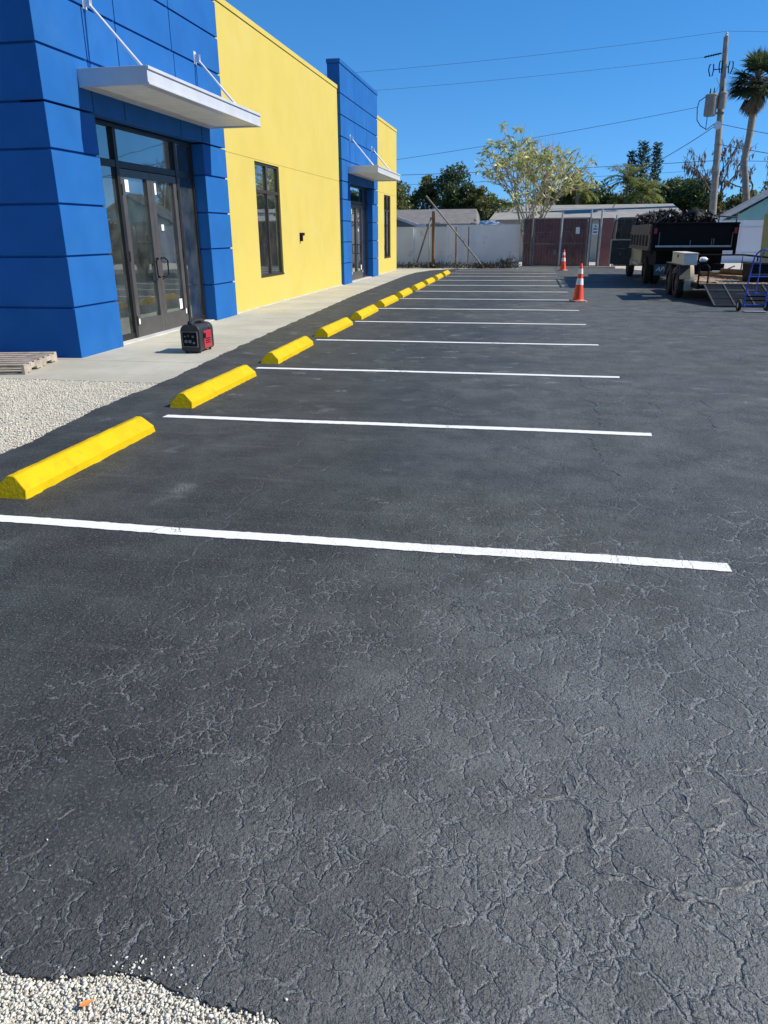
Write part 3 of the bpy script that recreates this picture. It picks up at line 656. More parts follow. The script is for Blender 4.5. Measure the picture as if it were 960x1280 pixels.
def canopy(y0, which):
    ya, yb = y0+.87, y0+5.33; xo = FX+1.02; z0, z1 = 3.52, 3.745; t = .045
    b = MB()
    b.box(FX, xo, ya, ya+t, z0, z1); b.box(FX, xo, yb-t, yb, z0, z1); b.box(xo-t, xo, ya+t, yb-t, z0-.002, z1+.002)
    b.box(FX, xo-t, ya+t, yb-t, z1-.05, z1-.012); b.box(FX, FX+t, ya+t, yb-t, z0, z1-.05)
    b.box(xo-.16, xo-t, ya+t, yb-t, z0+.012, z0+.03); b.box(FX+t, FX+.14, ya+t, yb-t, z0+.012, z0+.03)
    b.box(xo, xo+.022, ya-.001, yb+.001, z1-.045, z1-.003); b.box(xo, xo+.016, ya-.001, yb+.001, z0, z0+.03)
    cn = b.build('canopy', A['alu'], bld, bevel=.004); lab(cn, f'flat white metal canopy over the {which} entrance')
    s = MB(); n = 18
    for i in range(n):
        a = ya+t+(yb-ya-2*t)*i/n; s.box(FX+.14, xo-.16, a+.004, a+(yb-ya-2*t)/n-.004, z0+.03, z0+.045)
    s.box(FX+.14, xo-.16, ya+t, yb-t, z0+.045, z0+.055)
    s.build('soffit', A['soffit'], cn)
    for yy in (y0+1.27, y0+4.88):
        MB().tube([(FX+.05, yy, 4.60), (xo-.22, yy, 3.76)], .021, 10).build('hanger_rod', A['rod'], cn, smooth=40)
        q = MB(); q.box(FX, FX+.012, yy-.05, yy+.05, 4.52, 4.72); q.box(FX+.012, FX+.10, yy-.03, yy-.022, 4.55, 4.67); q.box(FX+.012, FX+.10, yy+.022, yy+.03, 4.55, 4.67)
        q.tube([(FX+.06, yy-.034, 4.60), (FX+.06, yy+.034, 4.60)], .012, 8)
        q.build('wall_bracket', A['rod'], cn)
        MB().box(xo-.27, xo-.17, yy-.03, yy+.03, z1-.012, z1+.035).build('rod_foot', A['rod'], cn)
    return cn
canopy(9.70, 'near'); canopy(25.72, 'far')

def window(y0, y1, z0, z1, which):
    xa, xb = YX-.12, YX-.035; m = .055; zt = z1-.62; ym = (y0+y1)/2
    b = MB(); b.box(xa, xb, y0, y0+m, z0, z1); b.box(xa, xb, y1-m, y1, z0, z1); b.box(xa, xb, y0+m, y1-m, z1-m, z1); b.box(xa, xb, y0+m, y1-m, z0, z0+m)
    b.box(xa, xb+.004, ym-.035, ym+.035, z0+m, z1-m); b.box(xa, xb-.003, y0+m, ym-.035, zt-.035, zt+.035); b.box(xa, xb-.003, ym+.035, y1-m, zt-.035, zt+.035)
    b.box(xb, YX+.02, y0, y1, z0-.0, z0+.03)
    f = b.build('window', A['bronze2'], bld, bevel=.003); lab(f, f'tall four pane window in the {which} yellow wall')
    xg = (xa+xb)/2
    for a, c in ((y0+m, ym-.035), (ym+.035, y1-m)):
        for p, q in ((z0+m, zt-.035), (zt+.035, z1-m)):
            MB().box(xg-.005, xg+.005, a, c, p, q).build('pane', A['glass'], f)
window(17.70, 19.45, .66, 3.19, 'near'); window(33.60, 35.15, .61, 3.17, 'far')

# ================================================================== GENERATOR, PALLET
gen = thing('portable_generator', 'black and red portable inverter generator standing on the sidewalk by the glass doors', 'generator', (-4.82, 10.58, 0))
gx, gy = -4.82, 10.58
def rr(w, h, r, n=6, z0=0):
    p = []
    for cx, cy, a0 in ((w/2-r, z0+h-r, 0), (-w/2+r, z0+h-r, 90), (-w/2+r*.5, z0+r*.5, 180), (w/2-r*.5, z0+r*.5, 270)):
        q = r if a0 in (0, 90) else r*.5
        for i in range(n+1):
            a = R(a0+90*i/n); p.append((cx+q*math.cos(a), cy+q*math.sin(a)))
    return p
b = MB(); b.prism([(gx+u, v) for u, v in rr(.30, .385, .095, z0=.02)], gy-.25, gy-.13, 'y'); b.prism([(gx+u, v) for u, v in rr(.30, .385, .095, z0=.02)], gy+.13, gy+.25, 'y')
b.prism([(gx+u, v) for u, v in rr(.275, .37, .07, z0=.025)], gy-.13, gy+.13, 'y')
b.build('casing', A['blackplastic'], gen, smooth=40, bevel=.008)
for s_ in (-1, 1):
    b = MB(); b.box(gx+s_*.135, gx+s_*.152, gy-.10, gy+.17, .05, .30) if s_ > 0 else b.box(gx-.152, gx-.135, gy-.10, gy+.17, .05, .30)
    sp_ = b.build('side_panel', A['red'], gen, bevel=.012)
    q = MB()
    for zz in (.12,.15,.18): q.box(gx+s_*.153-.003, gx+s_*.153+.003, gy-.05, gy+.1, zz, zz+.012)
    q.box(gx+s_*.153-.003, gx+s_*.153+.003, gy-.1, gy-.04, .20, .27)
    q.build('vent', A['black'], sp_)
q = MB(); q.box(gx-.11, gx+.11, gy-.262, gy-.25, .10, .30); pf = q.build('control_panel', A['black'], gen, bevel=.004)
q = MB()
for x0, x1_, z0, z1_ in ((-.118,.118,.30,.310),(-.118,.118,.090,.10),(-.118,-.11,.10,.30),(.11,.118,.10,.30)): q.box(gx+x0, gx+x1_, gy-.268, gy-.25, z0, z1_)
q.build('bezel', A['galvdark'], pf)
for dx, dz, rr_ in ((-.06,.17,.024),(.0,.17,.024),(.06,.15,.018),(-.07,.24,.012),(-.02,.25,.012),(.05,.24,.016)):
    MB().lathe([(rr_,-.012),(rr_,0),(rr_*.5,.001)], (gx+dx, gy-.262, dz), 12, 'y').build('socket', A['galvdark'], pf)
q = MB(); q.tube([(gx, gy-.20, .39), (gx, gy-.15, .425), (gx, gy-.05, .437), (gx, gy+.08, .437), (gx, gy+.18, .42), (gx, gy+.22, .39)], [.045,.03,.02,.02,.03,.045], 10)
q.build('handle', A['blackplastic'], gen, smooth=50)
MB().lathe([(.045,0),(.045,.03),(.04,.04),(.0,.042)], (gx-.04, gy-.10, .40), 16).build('fuel_cap', A['black'], gen, smooth=40)
for dx in (-.1,.1):
    for dy in (-.19,.19): MB().lathe([(.02,0),(.022,.03)], (gx+dx, gy+dy, -.004), 10).build('rubber_foot', A['rubber'], gen)

pal = thing('wooden_pallet', 'weathered grey wooden pallet lying beside the blue tower corner', 'pallet', (-6.16, 8.36, -.006), local=True)
b = MB(); Lx, Ly = 1.22, 1.10
for i in range(7):
    a = i*(Ly-.09)/6; b.box(-Lx, 0, a, a+.09, .108+rnd.uniform(0,.002), .127)
b.build('top_board', A['woodgrey'], pal, bevel=.003)
b = MB()
for a in (0, .5, 1.01): b.box(-Lx, 0, a, a+.09, 0, .016)
b.build('bottom_board', A['woodgrey'], pal)
for xx in (-Lx, -Lx/2-.02, -.04):
    q = MB(); q.prism([(0,.016),(.2,.016),(.22,.05),(.38,.05),(.4,.016),(.7,.016),(.72,.05),(.88,.05),(.9,.016),(1.10,.016),(1.10,.108),(0,.108)], xx, xx+.04, 'x')
    q.build('stringer', A['woodgrey'], pal)
pal.rotation_euler = (0,0,R(13))

# ================================================================== CONES
def cone(label, loc, rz, lean=0):
    t = thing('traffic_cone', label, 'traffic cone', loc, 'orange cones standing on the lot', local=True)
    def rad(z): return .135 - (.135-.028)*(z-.03)/.87
    b = MB(); s = .185; c_ = .05
    oc = [(s-c_,-s),(s,-s+c_),(s,s-c_),(s-c_,s),(-s+c_,s),(-s,s-c_),(-s,-s+c_),(-s+c_,-s)]
    b.prism(oc, 0, .03, 'z'); b.build('base', A['conebase'], t, bevel=.006)
    b = MB(); b.lathe([(.155,.03),(rad(.06),.055),(rad(.35),.35),(rad(.36),.36),(rad(.6),.60),(rad(.88),.88),(.022,.90),(.016,.885)], n=28); b.build('body', A['orange'], t, smooth=35)
    for z0, z1 in ((.40,.55),(.66,.78)):
        b = MB(); b.lathe([(rad(z0)+.003,z0),(rad(z1)+.003,z1)], n=28, cap=False); b.build('reflective_collar', A['white'], t, smooth=35, recalc=False)
    t.rotation_euler = (0,R(lean),rz)
    return t
cone('orange traffic cone with white collars near the ends of the stall lines', (1.20, 19.85, .001), .3, 1.0)
cone('orange traffic cone with white collars farther back, in front of the maroon gates', (1.42, 36.2, .001), .9, -1)
# ================================================================== BACK OF THE LOT
# white block wall
wl = thing('block_wall', 'long weathered white painted block wall closing the back of the lot left of the maroon gates', 'wall', (-6, 39.7, 0))
b = MB(); b.box(-16, -4.25, 39.7, 39.9, -.05, 1.86); b.box(-4.25, -.62, 39.66, 39.88, -.05, 1.95)
b.build('wall_panel', A['block'], wl)
b = MB(); b.box(-16, -4.27, 39.68, 39.92, 1.865, 1.92); b.box(-4.27, -.60, 39.64, 39.90, 1.955, 2.0); b.build('coping', A['block'], wl)
b = MB()
for x in (-5.98, -4.25): b.box(x-.06, x+.06, 39.60, 39.655, -.05, 1.84)
b.build('pilaster', A['block'], wl)
# brown post, braces and leftover fence pipes
def pole(name, label, cat, m, pts, r, n=8, group=None):
    p0 = pts[0]; o = MB().tube([Vector(p)-Vector(p0) for p in pts], r, n).build(name, m, smooth=40); o.location = p0
    return tag(o, label, cat, group)
pole('wooden_post', 'upright brown wooden post in front of the white block wall', 'post', A['wood'], [(-4.80,38.9,-.05),(-4.84,38.9,2.62)], [.085,.075], 10)
pole('brace_pole', 'long dark pipe leaning across the brown post down to the right', 'pole', A['galvdark'], [(-2.30,38.75,.02),(-3.9,38.85,1.85),(-5.22,38.95,3.32)], .042)
pole('brace_pole', 'short grey pipe leaning from the ground up to the brown post on its left', 'pole', A['galvdark'], [(-5.75,39.2,.0),(-4.95,38.98,2.35)], .042)
pole('fence_pipe', 'pale flaking pipe standing just left of the brown post', 'fence post', A['galv'], [(-5.02,38.7,-.04),(-5.0,38.75,2.2)], .035)
pole('fence_pipe', 'thin grey pipe standing between the brown post and the wall joint', 'fence post', A['galvdark'], [(-3.72,39.3,-.04),(-3.74,39.3,1.9)], .045)
pole('fence_pipe', 'thin grey pipe standing right of the long leaning pipe', 'fence post', A['galvdark'], [(-3.12,39.4,-.04),(-3.12,39.4,1.9)], .035)
# maroon container and chain link gates
ct = thing('maroon_container', 'dark maroon steel container standing behind the chain link gates', 'container', (.9, 39.4, 0))
b = MB(); b.box(-.42, 2.72, 39.45, 41.8, .02, 2.26)
b.build('body', A['maroon'], ct)
b = MB()
for i in range(21):
    x = -.40 + i*.148; b.prism([(x,39.448),(x+.03,39.42),(x+.075,39.42),(x+.105,39.448)], .12, 2.2, 'z')
b.box(-.44, 2.74, 39.40, 39.449, .02, .115); b.box(-.44, 2.74, 39.40, 39.449, 2.205, 2.28); b.box(-.46,-.405,39.40,39.447,.115,2.205); b.box(2.70,2.75,39.40,39.447,.115,2.205)
b.build('corrugation', A['maroon'], ct)
# faded pink parallelogram outline painted on the container
pk = pm('faded_pink_paint', (.30,.15,.15), .8, .2)
for a, c in (((.10,1.62),(1.75,1.66)),((.10,1.62),(.30,1.14)),((.02,1.06),(1.05,1.06)),((1.75,1.66),(2.0,1.2)),((.42,.72),(.42,.38)),((1.95,.78),(1.95,.45))):
    MB().bar((a[0],39.412,a[1]),(c[0],39.412,c[1]), .004, .035, up=(0,0,1)).build('painted_line', pk, ct)
def chain_mesh(b, x0, x1, z0, z1, y, step=.16):
    w_ = x1-x0; h = z1-z0; k = -h
    while k < w_:
        xa = max(0, k); za = xa-k; xb = min(w_, k+h); zb_ = xb-k
        b.bar((x0+xa,y,z0+za),(x0+xb,y,z0+zb_), .005); b.bar((x1-xa,y+.006,z0+za),(x1-xb,y+.006,z0+zb_), .005); k += step
def gate(name, label, x0, x1, y=38.75, zt=2.22, m='galvdark', mid=True):
    t = thing(name, label, 'gate', ((x0+x1)/2, y, 0), 'chain link gates and fence panels')
    b = MB(); r = .032
    b.tube([(x0,y,.05),(x0,y,zt)], r); b.tube([(x1,y,.05),(x1,y,zt)], r); b.tube([(x0,y,zt),(x1,y,zt)], r*.8); b.tube([(x0,y,.1),(x1,y,.1)], r*.8)
    if mid: b.tube([(x0,y,1.12),(x1,y,1.12)], r*.6)
    b.build('gate_frame', A[m], t, smooth=40)
    b = MB(); chain_mesh(b, x0+.03, x1-.03, .1, zt, y); b.build('wire_mesh', A['galvdark'], t)
    return t
gate('chain_link_gate', 'narrow chain link panel at the left end of the maroon container', -.42, -.02)
gate('chain_link_gate', 'left wide chain link gate leaf before the maroon container', .03, 1.26)
g2 = gate('chain_link_gate', 'right wide chain link gate leaf with a white paper notice', 1.34, 2.50)
MB().box(1.98, 2.16, 38.70, 38.712, 1.55, 1.84).build('paper_notice', A['paper'], g2)
MB().box(1.0, 1.18, 39.385, 39.397, .55, .85).build('stencil_patch', A['galvdark'], ct)
for x, h, l in ((1.30,2.45,'tall galvanised gate post between the two wide gate leaves'),(2.62,2.62,'tall pale gate post left of the small white sign'),(3.10,2.62,'tall pale gate post right of the small white sign'),(3.78,2.35,'galvanised post right of the red brown panel'),(-.06,2.4,'dark gate post at the left edge of the maroon container')):
    pole('gate_post', l, 'post', A['galv'] if x > 0 else A['galvdark'], [(x,38.66,-.02),(x+.02,38.66,h)], .045)
sg = thing('notice_sign', 'small white notice sign with lines of dark print wired between two gate posts', 'sign', (2.86,38.60,0))
MB().box(2.72, 3.0, 38.60, 38.612, 1.50, 1.98).build('sign_board', A['paper'], sg)
b = MB()
b.lathe([(.035,-.003),(.035,0)], (2.86,38.598,1.88), 10, 'y')
for z in (1.76,1.73,1.62,1.59): b.box(2.76, 2.95, 38.594, 38.598, z, z+.022)
b.build('lettering', A['black'], sg)
gate('chain_link_gate', 'narrow chain link panel carrying the small white sign', 2.68, 3.04, 38.72, 2.2, 'galvdark', False)
pn = thing('red_brown_panel', 'upright red brown metal panel with an oval white sticker beside the gate posts', 'panel', (3.43,38.9,0))
MB().box(3.14, 3.70, 38.9, 38.94, .04, 2.24).build('panel', A['brick'], pn)
MB().box(3.14, 3.70, 38.87, 38.898, 1.08, 1.13).build('rail', A['brick'], pn)
MB().lathe([(.09,-.004),(.09,0)], (0,0,0), 16, 'y').build('sticker', A['paper'], pn)
st_ = pn.children[-1]; st_.scale = (.75,1,2.0); st_.location = (.02,-.012,1.63)
g5 = gate('chain_link_gate', 'dark chain link fence panel behind the open truck door', 3.84, 5.6, 39.2)
MB().box(3.88, 5.56, 39.23, 39.24, .1, 2.18).build('privacy_screen', pm('brown_screen', (.055,.045,.042), .9, .3, 3), g5)

# white panel wall on the right
vw = thing('panel_wall', 'tall white panel wall behind the dump truck and trailer on the right', 'wall', (12, 46, 0))
b = MB()
x = 5.6; i = 0
while x < 34:
    h = 2.16 if x < 11.2 else 2.42
    b.box(x, x+1.83, 46, 46.06, -.03, h); x += 1.85; i += 1
b.build('wall_panel', A['vinyl'], vw)
b = MB(); x = 5.6
while x < 34:
    h = 2.16 if x < 11.2 else 2.42
    b.box(x-.05, x+.05, 45.97, 46.0, -.03, h+.02); x += 1.85
b.box(5.6, 34, 45.955, 45.968, .42, .50); b.box(5.6, 34, 45.955, 45.968, 1.72, 1.80)
b.build('wall_post', A['vinyl'], vw)
# dark bin behind the fence, left of the white wall? low kerb strip
# ---- houses
def gable_house(name, label, x0, x1, y0, y1, ze, zr, wall, roof, hip=0.0, ov=.4, axis='x'):
    t = thing(name, label, 'house', ((x0+x1)/2, y0, 0))
    MB().box(x0+ov, x1-ov, y0+ov, y1-ov, -.05, ze).build('wall', wall, t)
    ym = (y0+y1)/2; b = MB(); th = .12
    P = [(x0,y0,ze),(x1,y0,ze),(x1,y1,ze),(x0,y1,ze),(x0+hip,ym,zr),(x1-hip,ym,zr)]
    P2 = [(a,c,z+th) for a,c,z in P]
    b.add(P+P2, [(6,7,11,10),(7,8,11),(8,9,10,11),(9,6,10),(0,1,7,6),(1,2,8,7),(2,3,9,8),(3,0,6,9),(0,3,2,1)])
    rf = b.build('roof', roof, t)
    q = MB(); q.box(x0-.02, x1+.02, y0-.03, y0-.002, ze-.08, ze+th-.01); q.build('fascia', A['shinglelight'], rf)
    return t
hl = gable_house('grey_roof_house', 'low house with a dark grey shingle roof behind the white block wall', -14, -3.2, 45.5, 52, 2.0, 2.86, A['housewall'], A['shingle'], hip=.25)
b = MB(); b.box(-9,-4,45.9-.02,45.9-.001,.9,1.9); b.build('window', A['glass'], hl)
hx = thing('side_roof', 'small low grey roof with white edge board left of the brown post', 'roof', (-8, 43, 0))
b = MB(); b.add([(-12,42.0,1.95),(-5.95,42.0,1.95),(-7.5,42.0,2.50),(-12,42.0,2.50),(-12,45.2,1.95),(-5.95,45.2,1.95),(-7.5,45.2,2.50),(-12,45.2,2.50)], [(0,1,2,3),(4,7,6,5),(1,5,6,2),(2,6,7,3),(0,4,5,1),(0,3,7,4)])
b.build('gable_end', A['shingle'], hx)
b = MB(); b.bar((-5.85,41.96,1.93),(-7.65,41.96,2.57), .05, .13); b.box(-12,-7.6,41.93,41.98,2.49,2.6); b.box(-5.98,-5.62,41.9,41.96,1.88,2.08); b.build('edge_board', A['fascia'], hx)
b = MB(); b.box(-11.8,-6.2,42.1,45.1,-.05,1.95); b.build('wall', A['housewall'], hx)
sh = thing('garden_shed', 'small shed with a pale blue grey metal roof just above the block wall', 'shed', (-2.2, 43, 0))
MB().box(-2.85,-1.65,42.4,44.4,-.03,1.98).build('wall', A['housewall'], sh)
b = MB(); b.add([(-2.95,42.3,1.98),(-1.45,42.3,1.98),(-1.45,44.5,1.98),(-2.95,44.5,1.98),(-2.8,43.2,2.24),(-2.05,43.2,2.24)], [(0,1,5,4),(1,2,5),(2,3,4,5),(3,0,4),(0,3,2,1)]); b.build('roof', A['palebluemetal'], sh)
hc = gable_house('pale_roof_house', 'long low house with a pale grey roof behind the maroon gates and truck', -2.6, 8.6, 47.5, 53.5, 2.22, 3.06, A['housewall'], A['shinglelight'], hip=.5)
b = MB(); b.box(2.0, 2.6, 47.85, 47.9, 1.2, 2.1); b.build('window', A['glass'], hc)
ht = thing('teal_gable_house', 'house with a teal gable wall and pale roof edges at the right', 'house', (14.5, 51, 0))
b = MB(); b.prism([(11.8,-.03),(17.9,-.03),(17.9,2.3),(14.85,4.1),(11.8,2.3)], 52, 53.3, 'y'); b.build('wall', A['teal'], ht)
b = MB()
for s_ in (-1,1): b.add([(14.7,51.6,4.36),(14.7+s_*3.75,51.6,2.26),(14.7+s_*3.75,51.6,2.08),(14.7,51.6,4.18),(14.7,53.6,4.36),(14.7+s_*3.75,53.6,2.26),(14.7+s_*3.75,53.6,2.08),(14.7,53.6,4.18)], [(0,1,2,3),(4,7,6,5),(0,4,5,1),(1,5,6,2),(2,6,7,3)])
rf = b.build('roof', A['shinglelight'], ht)
b = MB(); b.bar((10.93,51.57,2.17),(14.72,51.57,4.29), .05, .20); b.build('fascia', A['fascia'], rf)
b = MB(); b.box(13.2,13.9,51.95,51.98,1.3,2.15); b.build('window', A['glass'], ht)
b = MB(); b.box(8.7,11.4,54.4,58,-.03,2.2); b.build('wing_wall', A['housewall'], ht)
b = MB(); b.add([(8.0,53.9,2.24),(11.6,53.9,2.24),(11.6,58.4,2.24),(8.0,58.4,2.24),(9.6,56.0,2.34),(12.8,56.0,2.62),(12.8,58.4,2.62)], [(0,1,5,4),(1,2,6,5),(2,3,4,6),(3,0,4),(4,5,6),(0,3,2,1)]); b.build('wing_roof', A['wingroof'], ht)

# ================================================================== UTILITY POLE AND WIRES
up = thing('utility_pole', 'tall weathered wooden utility pole leaning slightly, with grey transformers', 'utility pole', (10.48, 50, 0))
PB, PT = Vector((10.48,50,-.1)), Vector((9.78,50,11.60))
pat = lambda z: PB.lerp(PT, (z+.1)/11.7)
MB().tube([PB, PB.lerp(PT,.5), PT], [.23,.19,.135], 14).build('pole', A['polewood'], up, smooth=40)
def can(x, z0, z1, r, y=49.75):
    b = MB(); b.lathe([(r*.9,z0),(r,z0+.06),(r,z1-.12),(r*1.06,z1-.11),(r*1.06,z1-.05),(r*.85,z1),(0,z1+.02)], (x,y,0), 20)
    return b.build('transformer', A['transf'], up, smooth=35)
t1 = can(9.36, 7.68, 8.78, .33, 49.6); t2 = can(9.92, 8.05, 8.86, .24, 49.62)
for t_, x, z in ((t1,9.45,8.8),(t1,9.25,8.78),(t2,9.9,8.86)):
    MB().lathe([(.035,z-.02),(.05,z+.03),(.025,z+.07),(.045,z+.11),(.02,z+.15),(.035,z+.19),(.01,z+.3)], (x,49.62,0), 10).build('bushing', A['black'], t_)
b = MB(); b.bar((9.1,49.85,8.55),(10.1,49.85,8.55),.06,.1); b.bar((9.1,49.85,7.85),(10.15,49.85,7.85),.06,.1); b.build('mount_arm', A['galvdark'], up)
b = MB(); b.lathe([(.0,0),(.21,.02),(.21,.12),(.12,.2),(0,.22)], (9.86,49.5,7.2), 16, 'y'); b.build('light_dish', A['alu'], up, smooth=30)
b = MB(); b.lathe([(.06,0),(.1,.05),(.06,.1),(.09,.16),(.03,.22)], (pat(11.5).x,50,11.6), 12); b.build('top_insulator', A['alu'], up)
b = MB(); b.tube([(8.75,50,10.66),(9.65,50,10.82)], .035, 8)
for i in range(6): b.lathe([(.035,-.02),(.08,0),(.035,.02)], (8.85+i*.13,50,10.68+i*.022), 10, 'x')
b.build('strain_insulator', A['black'], up)
def loop(x, z, s):
    b = MB(); b.tube([(x-.12*s,49.9,z+.28),(x-.2*s,49.9,z+.25),(x-.22*s,49.9,z),(x-.12*s,49.9,z-.3),(x,49.9,z-.28),(x+.04*s,49.9,z),(x,49.9,z+.3)], .03, 6); b.tube([(x+.04*s,49.9,z+.02),(pat(10).x,49.95,z+.05)], .025, 6)
    b.build('cutout_fuse', A['black'], up)
loop(9.28,10.0,1); loop(9.74,10.15,.7); loop(10.12,10.1,-.9)
b = MB(); b.tube([(9.1,49.6,8.7),(8.72,49.6,8.45),(8.66,49.6,8.1),(8.72,49.6,7.5),(8.95,49.6,7.2),(9.3,49.6,7.0),(9.7,49.7,7.3)], .025, 6)
b.tube([(9.25,49.6,7.7),(9.25,49.6,7.0)], .022, 6); b.tube([(9.5,49.6,8.85),(9.7,49.7,9.2),(9.5,49.8,9.6)], .012, 5); b.build('jumper_cable', A['wire'], up)
def wire(label, a, b_, sag, r=.008, n=28):
    a = Vector(a); b_ = Vector(b_); pts = []
    for i in range(n+1):
        t = i/n; p = a.lerp(b_, t); p.z -= sag*4*t*(1-t); pts.append(p-a)
    o = MB().tube(pts, r, 5, cap=False).build('power_line', A['wire']); o.location = a
    tag(o, label, 'wire', 'overhead wires')
wire('thin topmost overhead wire running left from the pole top', (9.8,50,11.86), (-30,50,10.6), .5)
wire('thin topmost overhead wire running right from the pole top', (9.8,50,11.86), (45,50,11.6), .5)
wire('second overhead wire from the top, ending at the black insulator', (8.75,50,10.66), (-30,50,9.5), .4)
wire('thin sloping wire from the transformers down to the left', (8.68,49.6,8.15), (-30,49.6,4.2), .55, .012)
wire('thick cable crossing low behind the pale leaved tree', (10.15,49.9,5.42), (-34,49.9,5.25), .35, .016)
wire('thick low cable running right from the pole behind the palm', (10.15,49.9,5.42), (45,49.9,5.3), .3, .016)
wire('faint lowest wire left of the pale leaved tree', (10.2,49.95,4.95), (-34,49.95,4.7), .4, .010)
wire('service cable dropping from the pole to the left toward the pines', (9.85,49.8,7.25), (-2,66,4.0), 1.3, .020)
wire('upper service cable running from the pole to the right past the palm', (10.0,49.8,7.3), (22,47,4.9), .2, .018)
wire('lower service cable running from the pole to the right past the palm', (10.1,49.8,6.25), (26,48,3.6), .2, .022)
# ================================================================== TREES
def quads(P, D, N, L, W, name, m, parent=None, fold=.0):
    """leaves: centre base P, direction D, normal N, length L, width W (arrays)"""
    n = len(P)
    D = D/np.linalg.norm(D,axis=1,keepdims=True); S = np.cross(D,N); S /= np.linalg.norm(S,axis=1,keepdims=True)+1e-9
    L = L[:,None]; W = W[:,None]
    V = np.stack([P, P+D*L*.5+S*W*.5, P+D*L, P+D*L*.5-S*W*.5],1).reshape(-1,3)
    o0 = np.array(ORG.get(parent.name,(0,0,0))) if parent else 0
    V = V-o0
    me = bpy.data.meshes.new(name)
    me.vertices.add(len(V)); me.vertices.foreach_set('co', V.ravel())
    F = np.arange(4*n); me.loops.add(4*n); me.loops.foreach_set('vertex_index', F)
    me.polygons.add(n); me.polygons.foreach_set('loop_start', F[::4]); me.update(calc_edges=True)
    return link(name, me, m, parent)
def randdir(n, up=0.):
    d = rng.normal(size=(n,3)); d[:,2] += up; return d/np.linalg.norm(d,axis=1,keepdims=True)
def broad(label, x, y, h, rw, z0, leaf, nleaf=6000, size=.22, nclump=26, trunk_r=.16, group='trees behind the lot', rd=None, bark='bark', dens=.42, name='leafy_tree', asp=.5):
    t = thing(name, label, 'tree', (x,y,0), group)
    rd = rd or rw; zc = (z0+h)/2; rz = (h-z0)/2
    cl = []
    for i in range(nclump):
        d = randdir(1)[0]; q = rng.uniform(.35,.92); 
        c = np.array([x+d[0]*rw*q, y+d[1]*rd*q, zc+d[2]*rz*q]); cl.append((c, rng.uniform(.55,1.15)*dens*min(rw,rz*1.3)*.95))
    tb = MB(); top = np.array([x+rnd.uniform(-.2,.2), y, zc-rz*.1])
    base = np.array([x,y,-.05]); k1 = base+(top-base)*.5+np.array([rnd.uniform(-.15,.15),0,0])
    tb.tube([base,k1,top],[trunk_r,trunk_r*.75,trunk_r*.4],8)
    for c, r_ in cl:
        s0 = base+(top-base)*rnd.uniform(.35,1); mdl = (s0+c)/2+np.array([rnd.uniform(-.2,.2),rnd.uniform(-.2,.2),rnd.uniform(-.1,.3)])
        tb.tube([s0,mdl,c],[trunk_r*.3,trunk_r*.18,trunk_r*.06],5)
    tb.build('trunk', A[bark], t, smooth=60)
    P = []; per = nleaf//nclump
    for c, r_ in cl:
        q = rng.normal(size=(per,3)); q /= np.linalg.norm(q,axis=1,keepdims=True); q *= (r_*rng.uniform(.25,1.12,per)**.55)[:,None]; q[:,2] *= .75
        P.append(c+q)
    P = np.concatenate(P); n = len(P)
    D = randdir(n,-.15); N = randdir(n,.8)
    quads(P, D, N, size*rng.uniform(.6,1.3,n), size*asp*rng.uniform(.7,1.2,n), 'crown', A[leaf], t)
    return t
# left group behind the grey roofed house
broad('mid green leafy tree at the far left, behind the yellow corner of the building', -9.3,54,5.0,1.9,2.0,'leafmid',5200,.24,20)
broad('thin upright green tree with an open crown above the grey shingle roof', -7.4,55,5.4,1.35,2.4,'leafmid',3600,.24,18,dens=.38)
broad('tall dense dark green tree rising above the grey shingle roof', -5.1,54,6.05,1.75,2.1,'leafdark',8500,.25,30,dens=.40)
broad('bushy olive green tree between the grey roof and the pale leaved tree', -3.2,52,4.3,1.25,1.6,'leafolive',3600,.20,18)
broad('dark green bush behind the foot of the pale leaved tree', -1.6,50,3.9,1.4,1.4,'leafmid',4200,.20,18)
# centre and right group
broad('yellow green tree just right of the pale leaved tree', 2.6,57,5.6,1.25,2.4,'leafolive',4800,.26,20)
broad('dark shrubby tree in shade above the pale roof', 4.6,60,4.6,1.9,2.2,'leafdark',5200,.24,22)
broad('very dark low tree behind the ridge of the pale roof', 1.2,60,4.9,1.8,2.0,'leafdark',4500,.24,20)
broad('broad dark green rounded oak left of the utility pole', 10.3,62,5.55,2.7,2.2,'leafdark',11000,.25,42,rd=2.0)
broad('lighter green bushy tree in front of the bare branches', 12.3,60,4.3,1.5,1.6,'leafolive',4200,.24,20)
broad('mid green tree low behind the teal gable house', 16.2,63,5.0,2.6,2.0,'leafmid',5000,.28,24)
broad('dark green tree mass left of the yellow green palms', 8.2,67,4.9,1.7,2.0,'leafdark',4500,.25,20)
# trees east of the lot (beyond the right edge of the photo; seen in the door glass)
for i,(x,y,h,rw) in enumerate(((27,8,7,3.2),(28,17,5.5,3),(29,27,8,3.6),(27,38,6,3),(22,52,6.5,3.2),(33,47,7,3.4))):
    broad(['wide green tree on the east side nearest the street','low round tree on the east side of the lot','tallest green tree on the east side of the lot','round tree at the north east of the lot','leafy tree behind the white panel wall at the right','farthest tree on the east side of the lot'][i], x,y,h,rw,1.5,'leafmid',4200,.34,24,.25,'trees east of the lot')
for i,(x,y,h,rw) in enumerate(((-24,-14,10,4.5),(-15,-16,11,5),(-6,-17,10,4.8),(4,-16,11,5))):  # added out of view to block south sky and darken the shaded blue wall
    broad(['large street tree far to the south west of the lot','large street tree south of the blue tower','large street tree directly south of the stall lines','large street tree south of the lot entry'][i], x,y,h,rw,1.8,'leafdark',3000,.7,26,.3,'street trees south of the lot')
eh = gable_house('east_house', 'long pale house on the east side across the lot', 30, 44, 18, 26, 3.0, 4.2, A['housewall'], A['shingle'])

